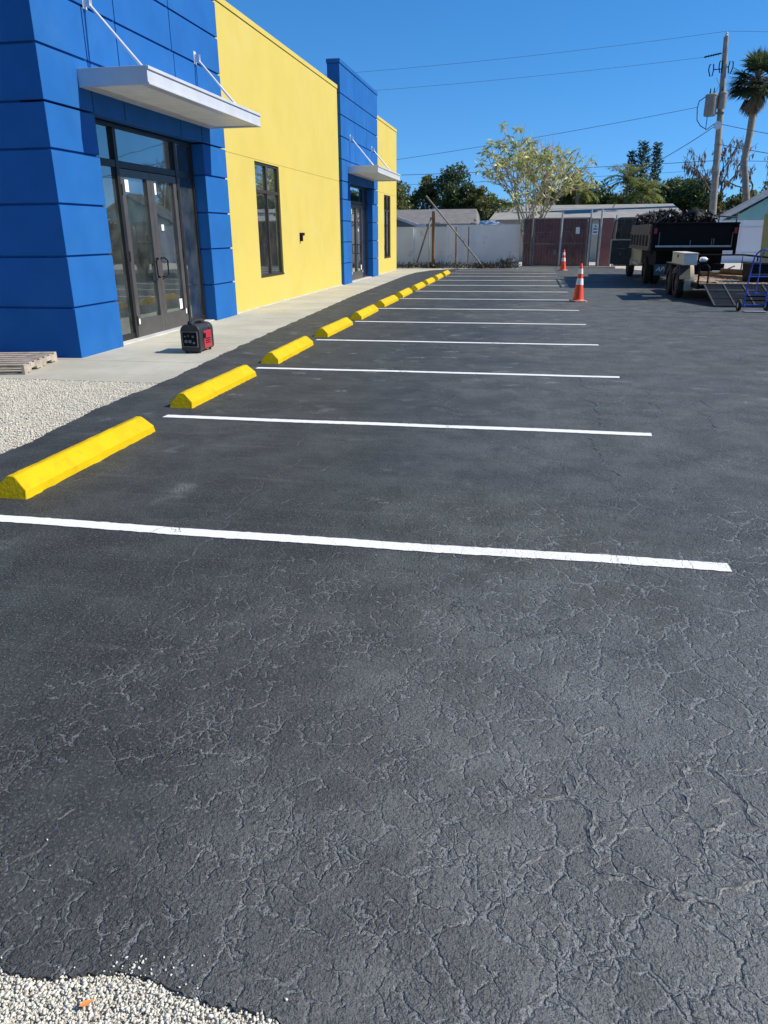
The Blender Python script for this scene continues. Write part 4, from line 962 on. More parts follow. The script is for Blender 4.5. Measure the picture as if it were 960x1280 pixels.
# ---- the pale leaved tree (large drooping leaves, bare pale branches)
def frangi(x, y):
    t = thing('pale_leaved_tree', 'sparse multi stemmed tree with pale branches and drooping yellow green leaves behind the maroon gates', 'tree', (x,y,0))
    tb = MB(); tips = []; r3 = random.Random(21)
    def grow(p, d, L, r, lev):
        q = p + d*L*.5 + Vector((r3.uniform(-.08,.08),r3.uniform(-.08,.08),r3.uniform(0,.06)))*L; e = q + (d+Vector((0,0,.10))).normalized()*L*.5
        tb.tube([p,q,e],[r,r*.85,r*.7],6)
        if lev == 0 or e.z > 6.3: tips.append((e,d,r)); return
        k = r3.choice((2,3,3)) if lev > 1 else 2
        a0 = r3.uniform(0,6.28)
        for i in range(k):
            a = a0+i*6.28/k+r3.uniform(-.4,.4); s = r3.uniform(.35,.70)
            ax = d.orthogonal().normalized(); ay = d.cross(ax)
            nd = (d + (ax*math.cos(a)+ay*math.sin(a))*s).normalized(); nd.z = max(nd.z, -.05); nd.normalize()
            grow(e, nd, L*r3.uniform(.68,.88), r*.66, lev-1)
        tips.append((e,d,r))
    for i in range(7):
        a = i*6.28/7+r3.uniform(-.3,.3); s = r3.uniform(.12,.42)
        grow(Vector((x+.12*math.cos(a),y+.12*math.sin(a),.0)), Vector((math.cos(a)*s,math.sin(a)*s,1)).normalized(), 2.05*r3.uniform(.85,1.05), .07, 4)
    SX, SZ = .84, .96
    tb.v = [((v[0]-x)*SX+x, (v[1]-y)*SX+y, v[2]*SZ) for v in tb.v]
    tips = [(Vector(((e.x-x)*SX+x,(e.y-y)*SX+y,e.z*SZ)),d,r) for e,d,r in tips]
    tb.build('trunk', A['barkpale'], t, smooth=60)
    P=[];D=[]
    for e,d,r in tips:
        if e.z > 5.55 and e.x > x+.0 and r3.random() < .85: continue
        if r3.random() < .3: continue
        k = r3.randint(7,11) if e.x < x+.8 else r3.randint(4,7)
        if e.z < 2.6: k = 4
        for i in range(k):
            a = r3.uniform(0,6.28); P.append(tuple(e-d*r3.uniform(0,.16)+Vector((r3.uniform(-.02,.02),r3.uniform(-.02,.02),r3.uniform(-.02,.02)))))
            D.append((math.cos(a)*.8, math.sin(a)*.8, r3.uniform(-1.1,.5)))
    P=np.array(P);D=np.array(D);n=len(P)
    quads(P,D,randdir(n,.4),rng.uniform(.24,.42,n),rng.uniform(.075,.115,n),'crown',A['leafpale'],t)
    print('frangi leaves', n)
frangi(-.25, 42.9)
# small reaching pale tree to its right
def barebranch(label, x, y, h, spread, r0, seed, m, lev=5, mossy=0, lean=0, name='bare_tree'):
    t = thing(name, label, 'tree', (x,y,0)); tb = MB(); r3 = random.Random(seed); P=[];D=[]
    def grow(p,d,L,r,l):
        e = p+d*L; q = p+d*L*.5+Vector((r3.uniform(-.1,.1),r3.uniform(-.1,.1),r3.uniform(-.05,.08)))*L
        tb.tube([p,q,e],[r,r*.8,r*.62],5 if l<3 else 7)
        if mossy and l < lev-1:
            for i in range(int(mossy*L*(1 if l<4 else .5))):
                s = p.lerp(e,r3.random()); P.append((s.x+r3.uniform(-.06,.06),s.y+r3.uniform(-.06,.06),s.z)); D.append((r3.uniform(-.3,.3),r3.uniform(-.3,.3),-1))
        if l == 0: return
        for i in range(r3.choice((2,2,3))):
            nd = (d+Vector((r3.uniform(-1,1)*spread,r3.uniform(-1,1)*spread,r3.uniform(-.25,.35)))).normalized(); grow(e,nd,L*r3.uniform(.6,.85),r*.6,l-1)
    grow(Vector((x,y,-.05)),Vector((lean,0,1)).normalized(),h*.33,r0,lev)
    tb.build('trunk',A[m],t,smooth=60)
    if P:
        P=np.array(P);n=len(P); quads(P,np.array(D),randdir(n),rng.uniform(.2,.6,n),rng.uniform(.06,.16,n),'hanging_moss',A['moss'],t)['kind'] = 'stuff'
barebranch('bare grey tree hung with moss behind the utility pole',12.6,61,7.2,.8,.2,5,'bark',5,5)
barebranch('bare mossy tree between the palm trunk and the right edge',15.6,60,7.4,.75,.2,9,'bark',5,5)
barebranch('fine bare twigs left of the utility pole',11.0,64,6.2,.8,.12,13,'bark',4,0)
broad('dull grey green bush at the foot of the bare mossy trees',13.9,58,3.7,1.5,1.2,'moss',3000,.25,16,name='bush')

# ---- palms
def frond(b, P, D, N, o, az_, elv, L, droop, nl, ll, lw, r=.02, fan=False):
    pts = []; p = Vector(o); d = Vector((math.cos(az_)*math.cos(elv), math.sin(az_)*math.cos(elv), math.sin(elv)))
    st = L/8
    for i in range(9):
        pts.append(p.copy()); p = p+d*st; d = (d+Vector((0,0,-droop/8))).normalized()
    b.tube(pts, [r*(1-.8*i/8) for i in range(9)], 4, cap=False)
    for i in range(nl):
        t = .12+.88*i/nl; k = min(7,int(t*8)); q = pts[k].lerp(pts[k+1], t*8-k) if t*8-k <= 1 else pts[k+1]
        tan = (pts[k+1]-pts[k]).normalized(); sd_ = tan.cross(Vector((0,0,1))); sd_ = sd_.normalized() if sd_.length > .01 else Vector((1,0,0))
        for s_ in (-1,1):
            dd = (sd_*s_*.9 + tan*.6 + Vector((0,0,rnd.uniform(-.6,.1)))).normalized()
            P.append(tuple(q)); D.append(tuple(dd)); N.append((0,0,1))
def feather_palm(label, x, y, zc, nf, L, leaf, r=.12, seed=3, group='feathery palms behind the pale roof'):
    t = thing('feather_palm', label, 'palm tree', (x,y,0), group)
    MB().tube([(x,y,-.05),(x+.1,y,zc*.5),(x,y,zc)],[r,r*.85,r*.7],9).build('trunk',A['palmtrunk'],t,smooth=60)
    b = MB(); P=[];D=[];N=[]; 
    for i in range(nf):
        a = i*2.399+rnd.uniform(-.2,.2); e = rnd.uniform(.1,1.35)
        frond(b,P,D,N,(x,y,zc),a,e,L*rnd.uniform(.8,1.1),1.6,26,.4,.05)
    st = b.build('frond_stem',A['palmtrunk'],t)
    n=len(P); quads(np.array(P),np.array(D),np.array(N)+rng.normal(0,.3,(n,3)),rng.uniform(.28,.5,n)*L/1.9,rng.uniform(.035,.06,n)*1.3,'crown',A[leaf],t)
feather_palm('tall arching yellow green feather palm beside the dark pines',6.2,58,4.75,26,1.9,'palm')
feather_palm('full yellow green feather palm in front of the dark pines',7.0,56,3.9,34,1.7,'palm')
feather_palm('lower yellow green feather palm above the pale roof ridge',5.9,56.5,3.3,28,1.5,'palm')
feather_palm('yellowish palm fronds behind the pale leaved tree',2.7,55,4.2,26,1.6,'palm')
def fan_palm(label, x, y):
    t = thing('cabbage_palm', label, 'palm tree', (13.35,y,0))
    path = [(13.38,y,-.05),(13.25,y,2.4),(12.85,y,4.4),(12.58,y,5.7),(12.66,y,7.06),(12.68,y,8.5),(12.62,y,9.6)]
    MB().tube(path,[.27,.23,.2,.2,.2,.22,.26],12).build('trunk',A['palmtrunk'],t,smooth=60)
    c = Vector((12.6,y,10.1)); b = MB()
    def fans(nf, elr, Ls, fanr, nseg, name, leaf, lw):
        P=[];D=[];N=[];LL=[]
        for i in range(nf):
            a = i*2.399+rnd.uniform(-.3,.3); e = rnd.uniform(*elr); d = Vector((math.cos(a)*math.cos(e),math.sin(a)*math.cos(e),math.sin(e)))
            o = c+d*.1; m_ = o+d*Ls*rnd.uniform(.75,1.1); m_.z -= .12
            b.tube([o,(o+m_)/2+Vector((0,0,.05)),m_],[.03,.022,.016],4,cap=False)
            dn = (m_-o).normalized(); s_ = dn.cross(Vector((0,0,1))); s_ = s_.normalized() if s_.length>.05 else Vector((1,0,0)); u_ = s_.cross(dn)
            for k in range(nseg):
                th = -2.1+4.2*k/(nseg-1)
                dd = dn*math.cos(th)+s_*math.sin(th)+u_*rnd.uniform(-.15,.25)+Vector((0,0,-.22))
                P.append(tuple(m_)); D.append(tuple(dd)); N.append(tuple(u_)); LL.append(fanr*rnd.uniform(.75,1.1)*(1 if abs(th)<1.2 else .75))
        n=len(P); return P,D,N,LL
    P,D,N,LL = fans(84,(-.6,1.5),1.0,.88,24,'crown','palmdark',.06)
    n=len(P); cr = quads(np.array(P),np.array(D),np.array(N),np.array(LL),rng.uniform(.07,.12,n),'crown',A['palmdark'],t)
    P,D,N,LL = fans(46,(-1.45,-.7),.95,.75,18,'skirt','deadfrond',.06)
    P = np.array(P); P[:,0] = 12.62+(P[:,0]-12.62)*.75; P[:,2] -= .15
    n=len(P); quads(P,np.array(D)+np.array([0,0,-1.2]),np.array(N),np.array(LL),rng.uniform(.05,.09,n),'dead_frond',A['deadfrond'],t)
    b.build('frond_stem',A['palmtrunk'],t)
fan_palm('tall cabbage palm with a curved trunk and brown skirt at the right edge',12.7,54)
# ---- two Norfolk pines
def norfolk(label,x,y,h,rw):
    t = thing('columnar_pine',label,'tree',(x,y,0),'columnar dark pines above the roofs')
    MB().tube([(x,y,-.05),(x,y,h)],[.2,.03],8).build('trunk',A['bark'],t)
    b=MB();P=[];D=[]; z=2.6
    while z<h-.1:
        f=(1-(z/h)**2.6); L=rw*(.35+.75*f)
        for i in range(7):
            a=i*6.28/7+rnd.uniform(-.4,.4)+z; l=L*rnd.uniform(.6,1.15)
            e=Vector((x+math.cos(a)*l,y+math.sin(a)*l,z+l*.55)); s=Vector((x,y,z)); b.tube([s,e],[.03,.012],4,cap=False)
            for k in range(int(20*l/.8)+6):
                q=rnd.uniform(.2,1)**.7; p=s.lerp(e,q); p+=Vector((rnd.gauss(0,.07),rnd.gauss(0,.07),rnd.gauss(0,.07))); P.append(tuple(p)); D.append((math.cos(a)+rnd.uniform(-.7,.7),math.sin(a)+rnd.uniform(-.7,.7),rnd.uniform(-.2,1.2)))
        z+=.26
    b.build('branch',A['bark'],t); n=len(P)
    quads(np.array(P),np.array(D),randdir(n),rng.uniform(.14,.28,n),rng.uniform(.05,.10,n),'crown',A['leafneedle'],t)
norfolk('taller dark columnar pine, left of the close pair',7.95,66,8.15,.72)
norfolk('slimmer dark columnar pine, right of the close pair',9.05,66.5,7.9,.5)
norfolk('small dark columnar pine tucked left of the close pair',7.2,66.3,7.45,.4)
# ---- far wood closing the horizon
n=26000; X=rng.uniform(-70,110,n); Yy=rng.uniform(82,96,n)
H=3.0+1.1*np.sin(X*.23)+.8*np.sin(X*.61+1)+.5*np.sin(X*1.7)
P=np.stack([X,Yy,rng.uniform(0,1,n)**.6*H],1)
o=quads(P,randdir(n),randdir(n,.6),rng.uniform(.5,1.1,n),rng.uniform(.3,.6,n),'far_wood',A['leafdark']); tag(o,'dark mass of distant trees along the horizon behind the houses','trees',kind='stuff')
# weeds along the wall foot
n=5200; X=rng.uniform(-7.5,-.6,n); Yy=38.9+rng.normal(0,.28,n); keep=rng.uniform(0,1,n)<(.35+.65*(np.sin(X*2.3)+np.sin(X*5.1+1)>0)); X=X[keep];Yy=Yy[keep];n=len(X)
P=np.stack([X,Yy,rng.uniform(0,.20,n)*(1+(X>-1.6)*.9)],1)
o=quads(P,randdir(n,.3),randdir(n),rng.uniform(.06,.2,n),rng.uniform(.02,.06,n),'weeds',leaf_mat('weed_leaf',(.02,.022,.010),(.10,.085,.045),.15)); tag(o,'low dark weeds and dead leaves along the foot of the white wall','weeds',kind='stuff')
n=900; X=rng.uniform(-7,-.5,n); P=np.stack([X,39.25+rng.normal(0,.2,n),np.zeros(n)],1)

# ================================================================== DUMP TRUCK
tr = thing('dump_truck', 'old black and cream dump truck with its driver door open, parked facing away', 'truck', (4.7, 27.3, 0), None)
# bed (black): floor, sides, tailgate
b = MB(); x0,x1,ya,yb,zb,zt = 3.52,5.93,25.0,29.75,1.08,1.84
b.box(x0,x1,ya,yb,zb,zb+.06); b.box(x1-.06,x1,ya+.06,yb,zb+.06,zt); b.box(x0+.06,x1-.06,yb-.06,yb,zb+.06,zt+.25); b.box(x0,x0+.06,ya+.06,yb,zb+.06,zt)
b.build('bed', A['black'], tr, bevel=.006)
tg = MB(); tg.box(x0,x1,ya-.03,ya+.058,zb,zt-.02); tg.box(x0-.02,x1+.03,ya-.07,ya+.05,zt-.02,zt+.03); tg.box(x0-.01,x0+.07,ya-.09,ya-.03,zb-.1,zt); tg.box(x1-.07,x1+.01,ya-.09,ya-.03,zb-.1,zt)
tgo = tg.build('tailgate', A['black'], tr, bevel=.006)
b = MB(); b.box(x0+.12,x1-.15,ya-.13,ya-.032,zb+.10,zb+.15); b.build('ledge', A['galv'], tgo)
for xx,z1_ in ((3.72,1.6),(4.62,1.38),(5.22,1.42),(5.28,1.42),(5.78,1.6)): MB().box(xx,xx+.025,ya-.06,ya-.031,zb+.15,z1_).build('rib', A['galvdark'], tgo)
# brown side boards with dark slots
b = MB(); xs = x0-.05
b.box(xs,x0-.002,25.05,29.75,1.08,1.84)
b.box(xs-.03,xs,25.05,29.75,1.56,1.62); b.box(xs-.03,xs,25.05,29.75,1.08,1.14)
sbo = b.build('side_board', A['brownside'], tr)
for i in range(6): a = 25.4+i*.74; MB().box(xs-.012,xs-.001,a,a+.42,1.2,1.52).build('slot', A['black'], sbo)
# underbody and frame
b = MB(); b.box(3.78,5.7,25.5,29.6,.62,1.07); b.box(4.2,4.3,25.2,33.2,.5,.66); b.box(5.2,5.3,25.2,33.2,.5,.66); b.box(4.1,5.4,25.15,25.3,.48,.68)
b.build('chassis', A['black'], tr)
b = MB(); b.box(3.7,5.75,25.22,25.34,.50,.70); b.build('bumper', A['black'], tr, bevel=.01)
# rack / tarp frame
b = MB()
for xx,yy in ((3.56,25.1),(3.56,27.4),(3.56,29.6),(5.88,25.1),(5.88,27.4),(5.88,29.6),(4.45,29.68)): b.tube([(xx,yy,1.84),(xx,yy,2.14)],.022,6)
b.tube([(3.56,25.1,2.13),(3.56,29.6,2.15)],.022,6); b.tube([(5.88,25.1,2.0),(5.88,29.6,2.15)],.022,6)
b.tube([(3.6,25.1,1.86),(4.0,25.1,2.14)],.02,6)
b.build('rack', A['galvdark'], tr)
# cab
b = MB(); cx0,cx1 = 3.76,5.64
b.prism([(29.86,.62),(31.55,.62),(31.55,1.34),(29.86,1.34)], cx0, cx1, 'x')
b.prism([(29.86,1.34),(31.6,1.34),(31.2,2.08),(31.0,2.13),(30.0,2.13),(29.88,2.08)], cx0+.06, cx1-.06, 'x')
cab = b.build('cab', A['cream'], tr, bevel=.03)
MB().box(cx0+.3,cx1-.3,29.835,29.858,1.45,1.98).build('rear_window', A['glass2'], cab)
b = MB(); b.prism([(31.55,.62),(33.3,.62),(33.35,1.15),(33.2,1.28),(31.6,1.34),(31.55,1.30)], cx0+.08, cx1-.08, 'x'); b.build('hood', A['cream'], tr, bevel=.03)
b = MB()
def fender(x0_,x1_,yc,r,zc):
    n=12; o_=[];i_=[]
    for k in range(n+1):
        a=math.pi*k/n; o_.append((yc+math.cos(a)*(r+.09),zc+math.sin(a)*(r+.09))); i_.append((yc+math.cos(a)*r,zc+math.sin(a)*r))
    for k in range(n): b.prism([o_[k],o_[k+1],i_[k+1],i_[k]],x0_,x1_,'x')
fender(cx0-.06,cx0+.2,31.85,.47,.42)
b.build('fender', A['cream'], tr)
b = MB(); fender(cx1-.2,cx1+.06,31.85,.47,.42); b.build('fender', A['cream'], tr)
MB().box(cx0-.02,cx0+.1,29.2,31.3,.50,.62).build('running_board', A['cream'], tr)
b = MB(); b.prism([(28.7,.55),(30.0,.55),(30.0,1.06),(28.7,1.06)],cx0-.02,cx0+.25,'x'); b.build('side_tank', A['cream'], tr, bevel=.05)
# open driver door (seen from its inner side)
dr = MB(); dy = 31.35; dr.box(2.98,3.74,dy,dy+.07,.46,1.32); dro = dr.build('driver_door', A['greydark'], tr, bevel=.02); lab(dro,'open driver door with dark inner trim and cream edges')
b = MB(); b.box(2.94,3.76,dy-.015,dy+.085,1.32,1.36); b.box(2.94,2.98,dy-.01,dy+.08,.46,1.32); b.box(2.98,3.74,dy+.071,dy+.09,.46,1.32); b.build('door_skin', A['cream'], dro)
b = MB(); 
for p,q in (((2.98,dy+.03,1.36),(3.02,dy+.03,1.98)),((3.02,dy+.03,1.98),(3.22,dy+.03,2.12)),((3.22,dy+.03,2.12),(3.74,dy+.03,2.12)),((3.72,dy+.03,1.36),(3.72,dy+.03,2.12))): b.bar(p,q,.035)
b.build('window_frame', A['greydark'], dro)
b = MB(); b.add([(3.0,dy+.03,1.36),(3.72,dy+.03,1.36),(3.72,dy+.03,2.1),(3.22,dy+.03,2.1),(3.03,dy+.03,1.97)],[(0,1,2,3,4)]); b.build('window_glass', A['glass2'], dro)
b = MB(); b.box(3.2,3.5,dy-.05,dy,1.0,1.04); b.box(3.3,3.36,dy-.012,dy,.78,.9); b.build('armrest', A['galvdark'], dro)
b = MB(); b.bar((3.45,31.6,1.4),(3.25,31.55,1.45),.02); b.box(3.12,3.27,31.5,31.58,1.38,1.62); b.build('side_mirror', A['black'], tr)
# wheels
def wheel(parent, x, y, r, w_, rimm='rim', name='wheel', side=-1, r_in=.56):
    b = MB(); b.lathe([(r*r_in,-w_/2),(r*.86,-w_/2),(r*.96,-w_*.42),(r,-w_*.28),(r,w_*.28),(r*.96,w_*.42),(r*.86,w_/2),(r*r_in,w_/2)], (x,y,r), 30, 'x', cap=False)
    n = 26
    for k in range(n):
        a = 2*math.pi*k/n
        b.obox((x, y+math.cos(a)*r*.995, r+math.sin(a)*r*.995), (w_*.7, r*.10, .014), Matrix.Rotation(a-math.pi/2, 3, 'X'))
    wo_ = b.build(name, A['rubber'], parent, smooth=35)
    q = MB(); s_ = side
    q.lathe([(r*r_in+.002,-w_*.36),(r*r_in+.002,w_*.36)], (x,y,r), 24, 'x', cap=False)
    q.lathe([(r*r_in+.004,s_*w_*.36),(r*r_in*.88,s_*w_*.2),(r*.25,s_*w_*.14),(r*.2,s_*w_*.34),(r*.08,s_*w_*.36),(0.001,s_*w_*.36)], (x,y,r), 24, 'x', cap=False)
    for k in range(6): a = k*math.pi/3; q.lathe([(.014,0),(.014,s_*.03)], (x+s_*w_*.13,y+math.cos(a)*r*.36,r+math.sin(a)*r*.36), 8, 'x')
    q.build('rim', A[rimm], wo_, smooth=30, recalc=False)
    return wo_
for xx in (3.80,5.60): wheel(tr, xx, 31.85, .42, .24, side=-1 if xx<4.5 else 1)
for xx,s_ in ((3.80,-1),(4.08,-1),(5.32,1),(5.60,1)): wheel(tr, xx, 27.3, .42, .23, side=s_)
for xx in (3.60,5.85):
    b = MB(); b.box(xx-.04,xx+.04,ya-.125,ya-.092,1.56,1.72); b.build('tail_light', A['red'], tr)
fp = MB().box(3.72,4.18,25.16,25.185,.36,.68).build('mud_flap', A['mudsign'], tr)
def lettering(txt, size, loc, m, parent):
    cu = bpy.data.curves.new('lettering','FONT'); cu.body = txt; cu.size = size; cu.extrude = .002; cu.shear = .25; cu.align_x = 'CENTER'
    tmp = bpy.data.objects.new('tmp',cu); C.objects.link(tmp); dg = bpy.context.evaluated_depsgraph_get()
    me = bpy.data.meshes.new_from_object(tmp.evaluated_get(dg)); bpy.data.objects.remove(tmp)
    me.transform(Matrix.Translation(Vector(loc)-Vector(ORG[parent.name])) @ Matrix.Rotation(R(90),4,'X')); me.materials.clear(); return link('lettering',me,m,parent)
lettering('APM', .19, (3.95,25.155,.48), A['paper'], fp)
MB().box(4.30,4.52,25.14,25.16,.60,.74).build('licence_plate', A['galv'], tr)
# dark brush and bags heaped in the bed
n=16000; X=rng.uniform(3.6,5.3,n); Yy=rng.uniform(25.1,29.6,n); top=2.10+.06*np.sin(X*5)+.07*np.sin(Yy*3+X*2)+.03*np.sin(X*19)
P=np.stack([X,Yy,1.25+(top-1.25)*rng.uniform(0,1,n)**.35],1)
ld = thing('brush_load','heap of dark cut brush and black bags piled above the truck bed','debris',(4.6,27.3,1.2))
quads(P,randdir(n),randdir(n),rng.uniform(.05,.16,n),rng.uniform(.02,.06,n),'twigs',A['brush'],ld)
def blob(cx,cy,cz,rx,ry,rz,seed):
    r4=random.Random(seed); vs=[];nu,nv=16,10
    bm=bmesh.new(); bmesh.ops.create_icosphere(bm,subdivisions=3,radius=1)
    for v in bm.verts:
        k=1+.12*math.sin(v.co.x*5+seed)+.1*math.sin(v.co.y*7+v.co.z*5+seed*2)+r4.uniform(-.03,.03); v.co=Vector((cx+v.co.x*rx*k,cy+v.co.y*ry*k,cz+v.co.z*rz*k))
    q=MB(); bm.verts.index_update(); q.add([v.co.copy() for v in bm.verts],[tuple(v.index for v in f.verts) for f in bm.faces]); bm.free(); return q
bg_=MB()
for args in ((4.75,25.7,1.90,.42,.4,.32,1),(5.05,26.4,1.90,.45,.5,.33,2),(4.3,26.6,1.86,.5,.5,.33,3),(4.0,25.6,1.72,.35,.35,.28,6),(4.7,28,1.8,.6,.8,.3,5)):
    q=blob(*args); bg_.add(q.v,q.f)
bg_.build('bag', A['black'], ld, smooth=60)

# ================================================================== TRAILER
tl = thing('utility_trailer', 'tandem axle utility trailer with a brown board deck and lowered mesh ramp behind the truck', 'trailer', (4.9, 21.8, 0))
dx0,dx1,dy0,dy1,dz = 4.0,6.0,20.0,24.2,.42
b = MB()
for xx in (dx0,dx1-.06): b.box(xx,xx+.06,dy0,dy1,dz-.12,dz)
for yy in (dy0,21,22,23,dy1-.06): b.box(dx0+.06,dx1-.06,yy,yy+.06,dz-.11,dz-.03)
b.bar((dx0+.1,dy1,dz-.06),(4.85,25.1,dz-.06),.07,.1); b.bar((dx1-.1,dy1,dz-.06),(4.95,25.1,dz-.06),.07,.1)
b.box(3.75,6.2,21.27,21.33,.30,.36); b.box(3.75,6.2,22.37,22.43,.30,.36)
b.build('frame', A['black'], tl)
b = MB()
for i in range(9): a = dx0+.065+i*.208; b.box(a,a+.203,dy0+.01,dy1-.01,dz-.028,dz+.01+rnd.uniform(0,.004))
b.build('deck', A['deck'], tl)
b = MB(); zr = .98
b.tube([(dx0+.03,24.15,dz),(dx0+.03,24.15,zr),(dx1-.03,24.15,zr),(dx1-.03,24.15,dz)],.024,6)
b.tube([(dx1-.03,24.15,zr),(dx1-.03,21.6,zr),(dx1-.03,20.6,.80),(dx1-.03,20.3,dz)],.024,6)
b.tube([(dx1-.03,22.6,zr),(dx1-.03,22.6,dz)],.02,6)
b.tube([(dx0+.03,20.1,dz),(dx0+.03,20.1,.82),(dx0+.18,20.08,.86),(dx0+.24,20.06,.80),(dx0+.24,20.06,dz)],.022,6); b.tube([(dx0+.03,20.1,.62),(dx0+.24,20.06,.62)],.018,6)
b.build('rail', A['black'], tl, smooth=40)
for xx,s_ in ((3.80,-1),(6.2,1)):
    for yy in (21.3,22.4): wheel(tl, xx, yy, .40, .2, side=s_)
for s0 in (3.68,6.08):
    b = MB(); b.box(s0,s0+.26,20.85,22.85,.815,.835); b.prism([(20.85,.835),(20.60,.50),(20.63,.49),(20.88,.815)],s0,s0+.26,'x'); b.prism([(22.85,.835),(23.1,.5),(23.07,.49),(22.82,.815)],s0,s0+.26,'x')
    b.build('fender', A['greydark'], tl)
# curved beige guard at the rear of the left wheels
b = MB(); n=10
for k in range(n):
    a0=R(-20+100*k/n); a1=R(-20+100*(k+1)/n); r_=.47
    b.prism([(21.25-math.cos(a0)*r_,.38+math.sin(a0)*r_),(21.25-math.cos(a1)*r_,.38+math.sin(a1)*r_),(21.25-math.cos(a1)*(r_+.02),.38+math.sin(a1)*(r_+.02)),(21.25-math.cos(a0)*(r_+.02),.38+math.sin(a0)*(r_+.02))],3.84,4.06,'x')
b.build('mud_guard', A['cream'], tl)
rp = MB(); P0,P1 = Vector((0,dy0-.02,dz-.02)), Vector((0,18.62,.03))
for xx in (4.16,4.6,5.03,5.47,5.9): rp.bar((xx,P0.y,P0.z),(xx,P1.y,P1.z),.035)
for t_ in (0,.33,.66,1):
    q=P0.lerp(P1,t_); rp.bar((4.16,q.y,q.z),(5.9,q.y,q.z),.035)
rpo = rp.build('ramp', A['mesh'], tl)
rm = MB(); n=42
for i in range(n): q=P0.lerp(P1,(i+.5)/n); rm.bar((4.17,q.y,q.z),(5.89,q.y,q.z),.030,.006)
for i in range(30): xx=4.17+i*1.72/29; rm.bar((xx,P0.y,P0.z-.004),(xx,P1.y,P1.z-.004),.010,.006)
rm.build('ramp_mesh', A['mesh'], rpo)
b = MB(); b.box(4.30,4.42,19.96,19.99,.33,.40); b.build('tail_light', A['red'], tl)
# things on the trailer
tb_ = thing('toolbox', 'pale cream metal toolbox mounted over the trailer wheels', 'toolbox', (3.86,21.3,.84))
MB().box(3.70,4.02,20.45,22.1,.838,1.09).build('box', A['creambox'], tb_, bevel=.008)
MB().box(3.69,4.03,20.44,22.11,1.092,1.125).build('lid', A['creambox'], tb_, bevel=.006)
b = MB(); b.box(3.68,3.699,21.2,21.32,1.0,1.07); b.build('latch', A['galvdark'], tb_)
jg = thing('white_jug', 'small white jug lying on the rail beside the cream toolbox','jug',(4.16,20.3,.95))
b = MB(); b.lathe([(.02,-.08),(.05,-.07),(.06,-.03),(.06,.04),(.05,.07),(.03,.09),(.025,.11)],(4.16,20.5,.97),16,'x'); b.build('bottle',A['white'],jg,smooth=45)
MB().lathe([(.03,0),(.03,.03)],(4.27,20.5,.97),12,'x').build('cap',A['black'],jg)
jb = MB().box(4.06,4.26,20.42,20.56,.86,.9); jb.build('holder',A['black'],jg)
def plank(label,a,b_,w_,h_,m='deck'):
    o = MB().bar(Vector((0,0,0)),Vector(b_)-Vector(a),w_,h_).build('plank',A[m]); o.location=a; tag(o,label,'plank','boards lying on the trailer deck')
plank('short pale board lying at the left rear corner of the trailer deck',(4.1,20.5,.45),(4.5,20.15,.45),.1,.03)
plank('long brown board lying diagonally across the trailer deck',(4.9,23.8,.47),(5.8,20.9,.47),.14,.05)
plank('brown board resting on top of the diagonal board',(4.7,23.4,.53),(5.75,21.6,.55),.10,.05,'wood')
plank('thin dark stick propped on the boards of the trailer',(5.0,22.5,.56),(5.35,22.3,.75),.03,.03,'wood')
b = MB().tube([(0,0,0),(.55,-1.2,.0)],.06,12); o=b.build('pipe',A['wood'],smooth=40); o.location=(5.1,22.6,.62); tag(o,'short round brown pipe on top of the trailer boards','pipe')
n=2600; X=rng.uniform(4.1,5.9,n); Yy=rng.uniform(20.05,24.1,n); P=np.stack([X,Yy,np.full(n,.438)+rng.uniform(0,.012,n)],1); nn=rng.uniform(0,1,n)<np.clip(.9-(Yy-20)*.18,.15,1); P=P[nn]; n=len(P)
o=quads(P,randdir(n)*np.array([1,1,.1]),np.tile([0,0,1.],(n,1))+rng.normal(0,.2,(n,3)),rng.uniform(.02,.08,n),rng.uniform(.015,.04,n),'wood_chips',leaf_mat('chips',(.22,.15,.09),(.62,.52,.38),.05)); tag(o,'pale wood chips and sawdust scattered on the trailer deck','debris',kind='stuff')
tt = thing('plastic_tote','black lidded tote standing at the right side of the trailer deck','bin',(5.75,20.9,.43))
b = MB(); b.prism([(5.33,.435),(5.95,.435),(6.0,.85),(5.28,.85)],20.5,21.3,'y'); b.build('bin',A['black'],tt,bevel=.02)
MB().box(5.25,6.03,20.46,21.34,.852,.90).build('lid',A['blackplastic'],tt,bevel=.012)
MB().box(5.3,5.98,20.44,20.458,.62,.64).build('rim_band',A['galvdark'],tt)
ys = thing('plywood_sheet','tan yellow plywood sheet standing upright beyond the trailer rail at the right edge','plywood',(7.0,23.2,0))
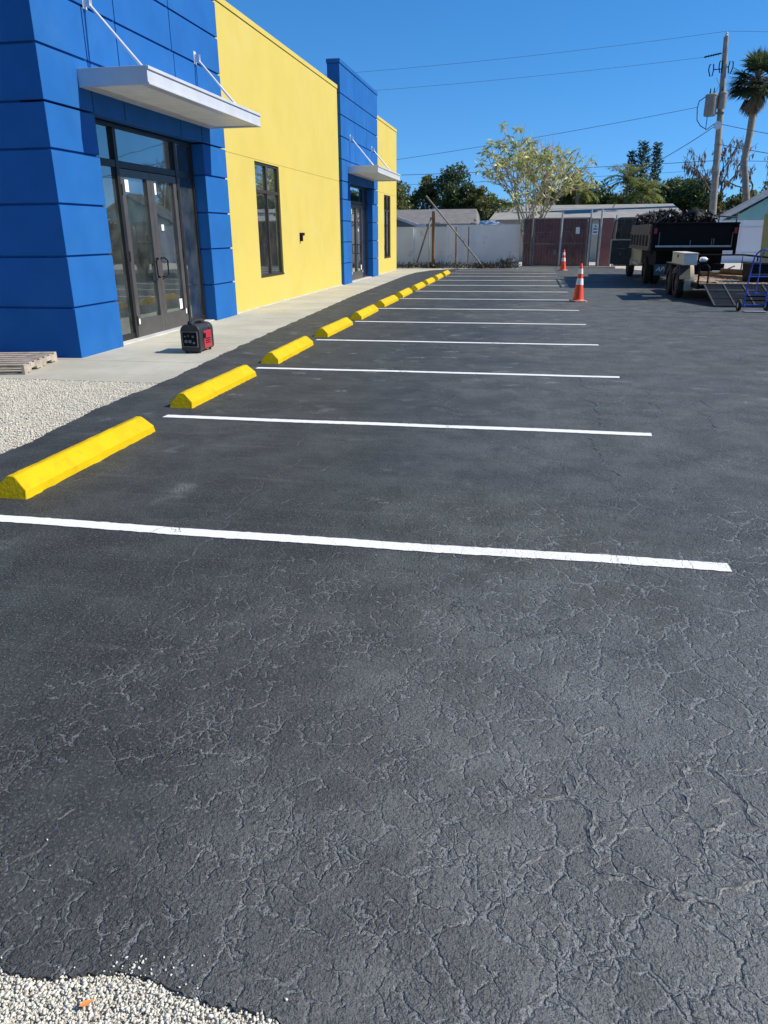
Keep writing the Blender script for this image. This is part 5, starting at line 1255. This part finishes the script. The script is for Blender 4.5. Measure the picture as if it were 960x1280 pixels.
b = MB(); b.add([(6.22,23.2,0),(7.5,23.2,0),(7.5,23.2,2.06),(6.13,23.2,2.06),(6.22,23.24,0),(7.5,23.24,0),(7.5,23.24,2.06),(6.13,23.24,2.06)],[(0,1,2,3),(4,7,6,5),(0,4,5,1),(1,5,6,2),(2,6,7,3),(3,7,4,0)]); b.build('sheet',A['tan'],ys)
MB().box(6.6,7.3,23.25,23.3,.3,.38).build('batten',A['wood'],ys)

# ================================================================== HAND TRUCK
hk = thing('hand_truck','blue tubular hand truck with black tyres and white hubs standing on the asphalt','hand truck',(4.74,17.65,0))
X0,X1,yy = 4.53,4.95,17.62
b = MB()
arc = [(X0+.0,yy+.02,.10),(X0+.01,yy-.02,.7),(X0+.03,yy-.06,1.02)]
cxm=(X0+X1)/2; rr_=(X1-X0)/2-.03
arc += [(cxm-rr_*math.cos(a),yy-.08-.03*math.sin(a),1.04+.22*math.sin(a)) for a in [math.pi*k/10 for k in range(0,11)]]
arc += [(X1-.01,yy-.02,.7),(X1,yy+.02,.10)]
b.tube(arc,.016,8)
b.tube([(cxm-.03,yy+.0,.38),(cxm-.02,yy-.04,.8),(cxm-.05,yy-.07,1.1),(cxm,yy-.1,1.22)],.013,8)
for z in (.38,.72): b.tube([(X0,yy,z),(X1,yy,z)],.013,8)
b.tube([(X0,yy+.02,.14),(X0-.02,yy+.18,.16)],.014,6); b.tube([(X1,yy+.02,.14),(X1+.02,yy+.18,.16)],.014,6)
b.tube([(X0-.06,yy+.16,.125),(X1+.06,yy+.16,.125)],.012,8)
b.build('frame',A['bluepaint'],hk,smooth=45)
b = MB(); 
for z in (.22,.30): b.box(X0,X1,yy+.0,yy+.012,z,z+.028)
b.build('cross_plate',A['black'],hk)
MB().box(X0-.01,X1+.01,yy-.20,yy+.03,.012,.022).build('toe_plate',A['galv'],hk)
for xx,s_ in ((X0-.07,-1),(X1+.07,1)):
    b = MB(); b.lathe([(.07,-.03),(.115,-.032),(.125,-.015),(.125,.015),(.115,.032),(.07,.03)],(xx,yy+.14,.125),20,'x',cap=False); w_=b.build('wheel',A['rubber'],hk,smooth=35)
    MB().lathe([(.001,-.034),(.03,-.034),(.04,-.02),(.069,-.02),(.069,.02),(.04,.02),(.03,.034),(.001,.034)],(xx,yy+.14,.125),18,'x',cap=False).build('hub',A['white'],w_,smooth=35)
